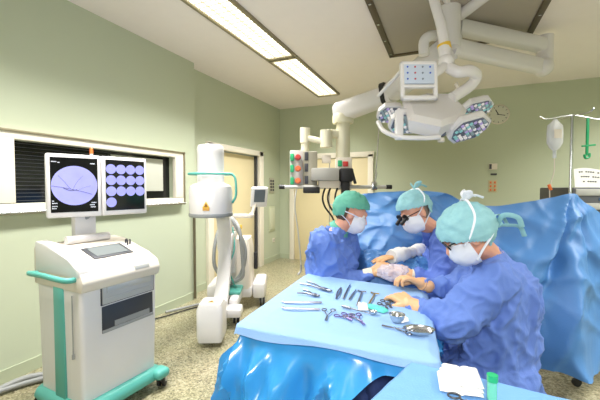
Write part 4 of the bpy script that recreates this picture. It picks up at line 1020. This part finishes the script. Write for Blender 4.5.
# patient: lying behind the screen, one arm out to the board
pt = thing('person', 'person under the drapes with bandaged arm stretched out onto the arm board', 'person', (D(470, 280, 3.05).x, D(470, 280, 3.05).y, 0))
off = -Vector(pt.location)
mb = MB(); A1, A2 = D(440, 262, 2.95), D(560, 262, 3.1)
for p_ in (A1, A2): p_.z = .9
mb.caps(A1 + off, A1.lerp(A2, .5) + off, .13, .13)
for q in (-.08, .08): mb.caps(A1.lerp(A2, .5) + off + AWAY * q, A2 + V(0, 0, .0) + off + AWAY * q, .08, .06)
hd_ = A1 + LEFT * .3; mb.ball(hd_ + off, .1, (1.1, .9, 1)); mb.caps(A1 + off, hd_ + off, .06, .055)
sh_ = A1 + AWAY * -.14; el_ = D(424, 258, 2.6); el_.z = 1.0; wr_ = D(395, 254, 2.36); wr_.z = 1.0
mb.caps(sh_ + off, el_ + off, .05, .042); mb.caps(el_ + off, wr_ + off, .042, .03)
for (a, b_, r1, r2) in hand_geo(wr_ + off, D(374, 260, 2.3) - wr_, V(0, 0, 1), 1, .35): mb.caps(a, b_, r1, r2, 10)
remeshed(mb, 'body', IODINE, pt, .006, 2)
pts = bez([el_ + off + (el_ - wr_).normalized() * -.02, el_.lerp(wr_, .5) + off, wr_ + off - (el_ - wr_).normalized() * .045], 24)
MB().tube(pts, [.046 + .004 * math.sin(i * 1.7) + .008 * math.sin(i * .4) for i in range(len(pts))], 20).build('bandage', GAUZE, pt)
# clear plastic sheet / bag at the wound
fm = MB()
fc = D(393, 281, 2.05); fc.z = .965
def film(u, v):
    a = u * 2 * PI; s_ = math.sin(v * PI); k_ = 1 + .35 * nz(math.cos(a) * 2, math.sin(a) * 2, v * 4) + .14 * nz(math.cos(a) * 7, math.sin(a) * 7, v * 11)
    return fc + (_R * math.cos(a) * .085 + AWAY * math.sin(a) * .085) * s_ * k_ + V(0, 0, -math.cos(v * PI) * .045 * k_)
fm.grid(film, 60, 30); bmesh.ops.remove_doubles(fm.bm, verts=fm.bm.verts, dist=1e-4)
tag(fm.build('clear_plastic_bag', FILM), 'crumpled clear plastic bag between the surgeons hands', 'plastic bag')

# ------------------------------------------------------------------ INSTRUMENTS
IZ = TZ + .0095
def at(px, py, z=IZ): return Zp(px, py, z)
def place(name, p0, p1, label, builder, group='surgical instruments on the blue table', m_=INSTR, cat='instrument'):
    """p0 tail, p1 tip in table coordinates; builder(mb,length) draws along +x flat on z"""
    a, b_ = at(*p0), at(*p1); d_ = b_ - a; L_ = math.hypot(d_.x, d_.y)
    t = thing(name, label, cat, (a.x, a.y, IZ), math.atan2(d_.y, d_.x), group); builder(t, L_, m_); return t
def ring(m, c, r, n=16, tr=.0025, sy=1.0):
    m.tube([V(c[0] + r * math.cos(k * 2 * PI / n), c[1] + r * sy * math.sin(k * 2 * PI / n), c[2]) for k in range(n)], tr, 6, closed=True)
def b_scissors(t, L_, m_):
    for s_ in (-1, 1):
        m = MB(); ring(m, (.018, s_ * .02, .003), .014, sy=.8); m.tube(bez([V(.032, s_ * .018, .003), V(L_ * .45, s_ * .008, .003), V(L_ * .62, 0, .003), V(L_, -s_ * .004, .003)], 16), [.0025] * 40, 8)
        m.build('blade', m_, t)
    MB().cyl((L_ * .6, 0, 0), (L_ * .6, 0, .007), .004).build('pivot', STEEL, t)
def b_forceps(t, L_, m_):
    for s_ in (-1, 1):
        MB().tube(bez([V(0, 0, .003), V(L_ * .3, s_ * .006, .003), V(L_ * .6, s_ * .008, .003), V(L_, s_ * .001, .003)], 16), [(.0025, .004)] * 40, 8, flat=(0, 0, 1)).build('arm', m_, t)
def b_scalpel(t, L_, m_):
    MB().box((L_ * .37, 0, .003), (L_ * .74, .009, .005), bev=.0015).build('grip', m_, t)
    MB().prism([(L_ * .74, -.003), (L_ * .95, -.006), (L_, .003), (L_ * .74, .003)], .002, .0035).build('blade', STEEL, t)
def b_retractor(t, L_, m_):
    MB().box((L_ / 2, 0, .003), (L_, .009, .004), bev=.001).build('shank', m_, t)
    MB().box((L_, 0, .004), (.008, .045, .005), bev=.001).box((L_ + .008, .02, .004), (.02, .007, .005)).build('prongs', m_, t)
def b_rod(t, L_, m_):
    MB().cyl((L_ * .25, 0, .005), (L_, 0, .004), .0035, .002).build('shaft', m_, t); MB().cyl((0, 0, .005), (L_ * .3, 0, .005), .006, n=12).build('grip', m_, t)
def b_ruler(t, L_, m_):
    MB().box((L_ / 2, 0, .004), (L_, .014, .006), bev=.002).build('shaft', m_, t); MB().tube(bez([V(0, 0, .004), V(-.012, .01, .004), V(-.005, .024, .004)], 10), .003, 8).build('hook', m_, t)
    MB().box((L_ * .5, 0, .0075), (L_ * .8, .004, .001)).build('groove', DSTEEL, t)
def b_pliers(t, L_, m_):
    for s_ in (-1, 1):
        MB().tube(bez([V(0, s_ * .03 + .01, .006), V(L_ * .3, s_ * .02 + .018, .006), V(L_ * .7, s_ * .006, .006), V(L_, s_ * .005, .006)], 24), .0045, 8).build('handle', m_, t)
    MB().box((L_ * .78, 0, .007), (L_ * .2, .025, .012), bev=.004).build('jaw_joint', m_, t); MB().box((L_ * .95, 0, .007), (L_ * .16, .012, .01), bev=.003).build('jaw', m_, t)
place('bone_pliers', (302, 284), (331, 292), 'long curved steel bone pliers at the far left corner of the table', b_pliers)
place('bone_cutter', (299, 293), (319, 297), 'short steel bone cutter in front of the curved pliers', b_pliers)
LT = mat('bright_instrument', (196, 186, 188), .3, .7)
place('long_retractor', (284, 303), (322, 303), 'long pale straight retractor at left, the rear of two', b_ruler, m_=LT)
place('long_retractor', (284, 309), (320, 310), 'long pale straight retractor at left, the front of two', b_ruler, m_=LT)
place('scissors', (329, 309), (326, 321), 'steel scissors standing points forward in the middle of the table', b_scissors)
place('tweezers', (336, 299), (341, 288), 'steel tweezers, leftmost of the three slim tools', b_forceps)
place('scalpel', (343, 299), (350, 285), 'steel scalpel, middle of the three slim tools', b_scalpel)
place('scalpel', (349, 300), (356, 290), 'steel scalpel, rightmost of the three slim tools', b_scalpel)
place('small_retractor', (357, 306), (362, 292), 'small steel hook retractor, left of the pair', b_retractor)
place('small_retractor', (368, 306), (375, 294), 'small golden-tinted hook retractor, right of the pair', b_retractor, m_=mat('golden_steel', (176, 150, 96), .3, .8))
place('suction_tube', (342, 307), (372, 315), 'slim steel suction tube lying beside the white gauze', b_rod)
VIO = mat('violet_steel', (112, 96, 160), .3, .7)
place('clamp', (338, 314), (352, 321), 'violet tinted clamp in the front cluster, left one', b_scissors, m_=VIO)
place('clamp', (346, 315), (362, 322), 'steel clamp in the front cluster, middle one', b_scissors)
place('clamp', (353, 314), (364, 325), 'violet tinted clamp in the front cluster, right one', b_scissors, m_=VIO)
place('needle_holder', (386, 300), (391, 308), 'short dark needle holder beside the gloved hand', b_scissors, m_=DARK)
place('needle_holder', (383, 303), (387, 309), 'small dark clamp near the gloved hand above the teal cloth', b_scissors, m_=DARK)
place('long_scissors', (415, 333), (382, 326), 'long steel scissors pointing left at the right end of the table', b_scissors)
# bowls
def bowl(px, py, r, h, lab, sx=1.0, name='steel_bowl', rz=0):
    p = at(px, py); t = thing(name, lab, 'bowl', (p.x, p.y, IZ), rz, 'steel bowls on the table')
    MB().lathe([(0, 0), (r * .7, 0), (r * .92, h * .4), (r, h), (r * 1.06, h), (r * 1.05, h * .97), (r * .97, h * .9), (r * .87, h * .42), (r * .65, .003), (0, .003)], M=Matrix.Diagonal((sx, 1, 1, 1))).build('bowl', STEEL, t); return t
bowl(397, 321, .032, .03, 'round steel cup near the nearest surgeon sleeve')
bowl(419, 333, .038, .018, 'shallow oval steel dish at the right corner of the table', 1.5, 'steel_dish', .3)
bowl(373, 314, .018, .014, 'tiny steel cup in front of the teal cloth')
# gauze, teal cloth, cuff paper
def lump(name, c, rx, ry, h, rz, m_, label, cat, seed, sub=None):
    def P(u, v):
        x, y = (u - .5) * 2, (v - .5) * 2; ed = max(abs(x), abs(y)); r_ = 1 + .08 * nz(x * 2, y * 2, seed)
        z_ = h * (1 - ed ** 8) * (.8 + .35 * nz(x * 2.2, y * 2.2, seed) + .2 * nz(x * 6, y * 6, seed)); return V(x * rx * r_, y * ry * r_, max(0, z_))
    mb = MB().grid(P, 26, 26, .0015); o = mb.build(name, m_); o.location = c; o.rotation_euler = (0, 0, rz); return tag(o, label, cat)
p = at(363, 308); lump('gauze_pad', (p.x, p.y, IZ), .022, .03, .022, .3, GAUZE, 'small white gauze pad on the instrument table', 'gauze', 3)
p = at(376, 309); lump('teal_cloth', (p.x, p.y, IZ), .055, .02, .014, -.45, mat('teal_cloth_fabric', (92, 206, 190), .7, bump=.2), 'folded teal cloth strip beside the white gauze', 'cloth', 6)
p = at(403, 321); lump('gauze_pad', (p.x, p.y, IZ), .02, .014, .02, .9, GAUZE, 'small white gauze pad beside the round steel cup', 'gauze', 9)
# gauze stack on near table
p = Zp(459, 383, T2 + .006)
gs = thing('gauze_stack', 'stack of folded white gauze on the nearest blue drape', 'gauze', (p.x, p.y, T2 + .004), .1)
for k in range(3):
    def P(u, v, k=k):
        x, y = (u - .5) * 2, (v - .5) * 2; ed = max(abs(x), abs(y)); return V(x * .05 * (1 - .05 * k) + .003 * k, y * .048 * (1 + .04 * nz(x * 2, 0, k)), .011 * k + .012 * (1 - ed ** 10) * (.8 + .2 * nz(x * 3, y * 3, k)) - (.004 * math.exp(-(x / .1) ** 2)))
    MB().grid(P, 26, 26, .001).build('gauze_layer', GAUZE, gs)
p = Zp(492, 398, T2 + .006)
tb = thing('green_tube', 'small clear tube with green cap on the nearest blue drape', 'tube', (p.x, p.y, T2 + .004), 0)
MB().cyl((0, 0, .0), (0, 0, .045), .011, n=20).build('tube_body', mat('pale_green_plastic', (120, 214, 180), .2, alpha=.7), tb)
MB().cyl((0, 0, .045), (0, 0, .06), .0125, n=20).build('tube_cap', GREENP, tb)
p = Zp(448, 400, T2 + .006)
t = thing('scissors', 'small dark scissors in front of the white gauze stack', 'scissors', (p.x, p.y, T2 + .004), .2); b_scissors(t, .07, DARK)
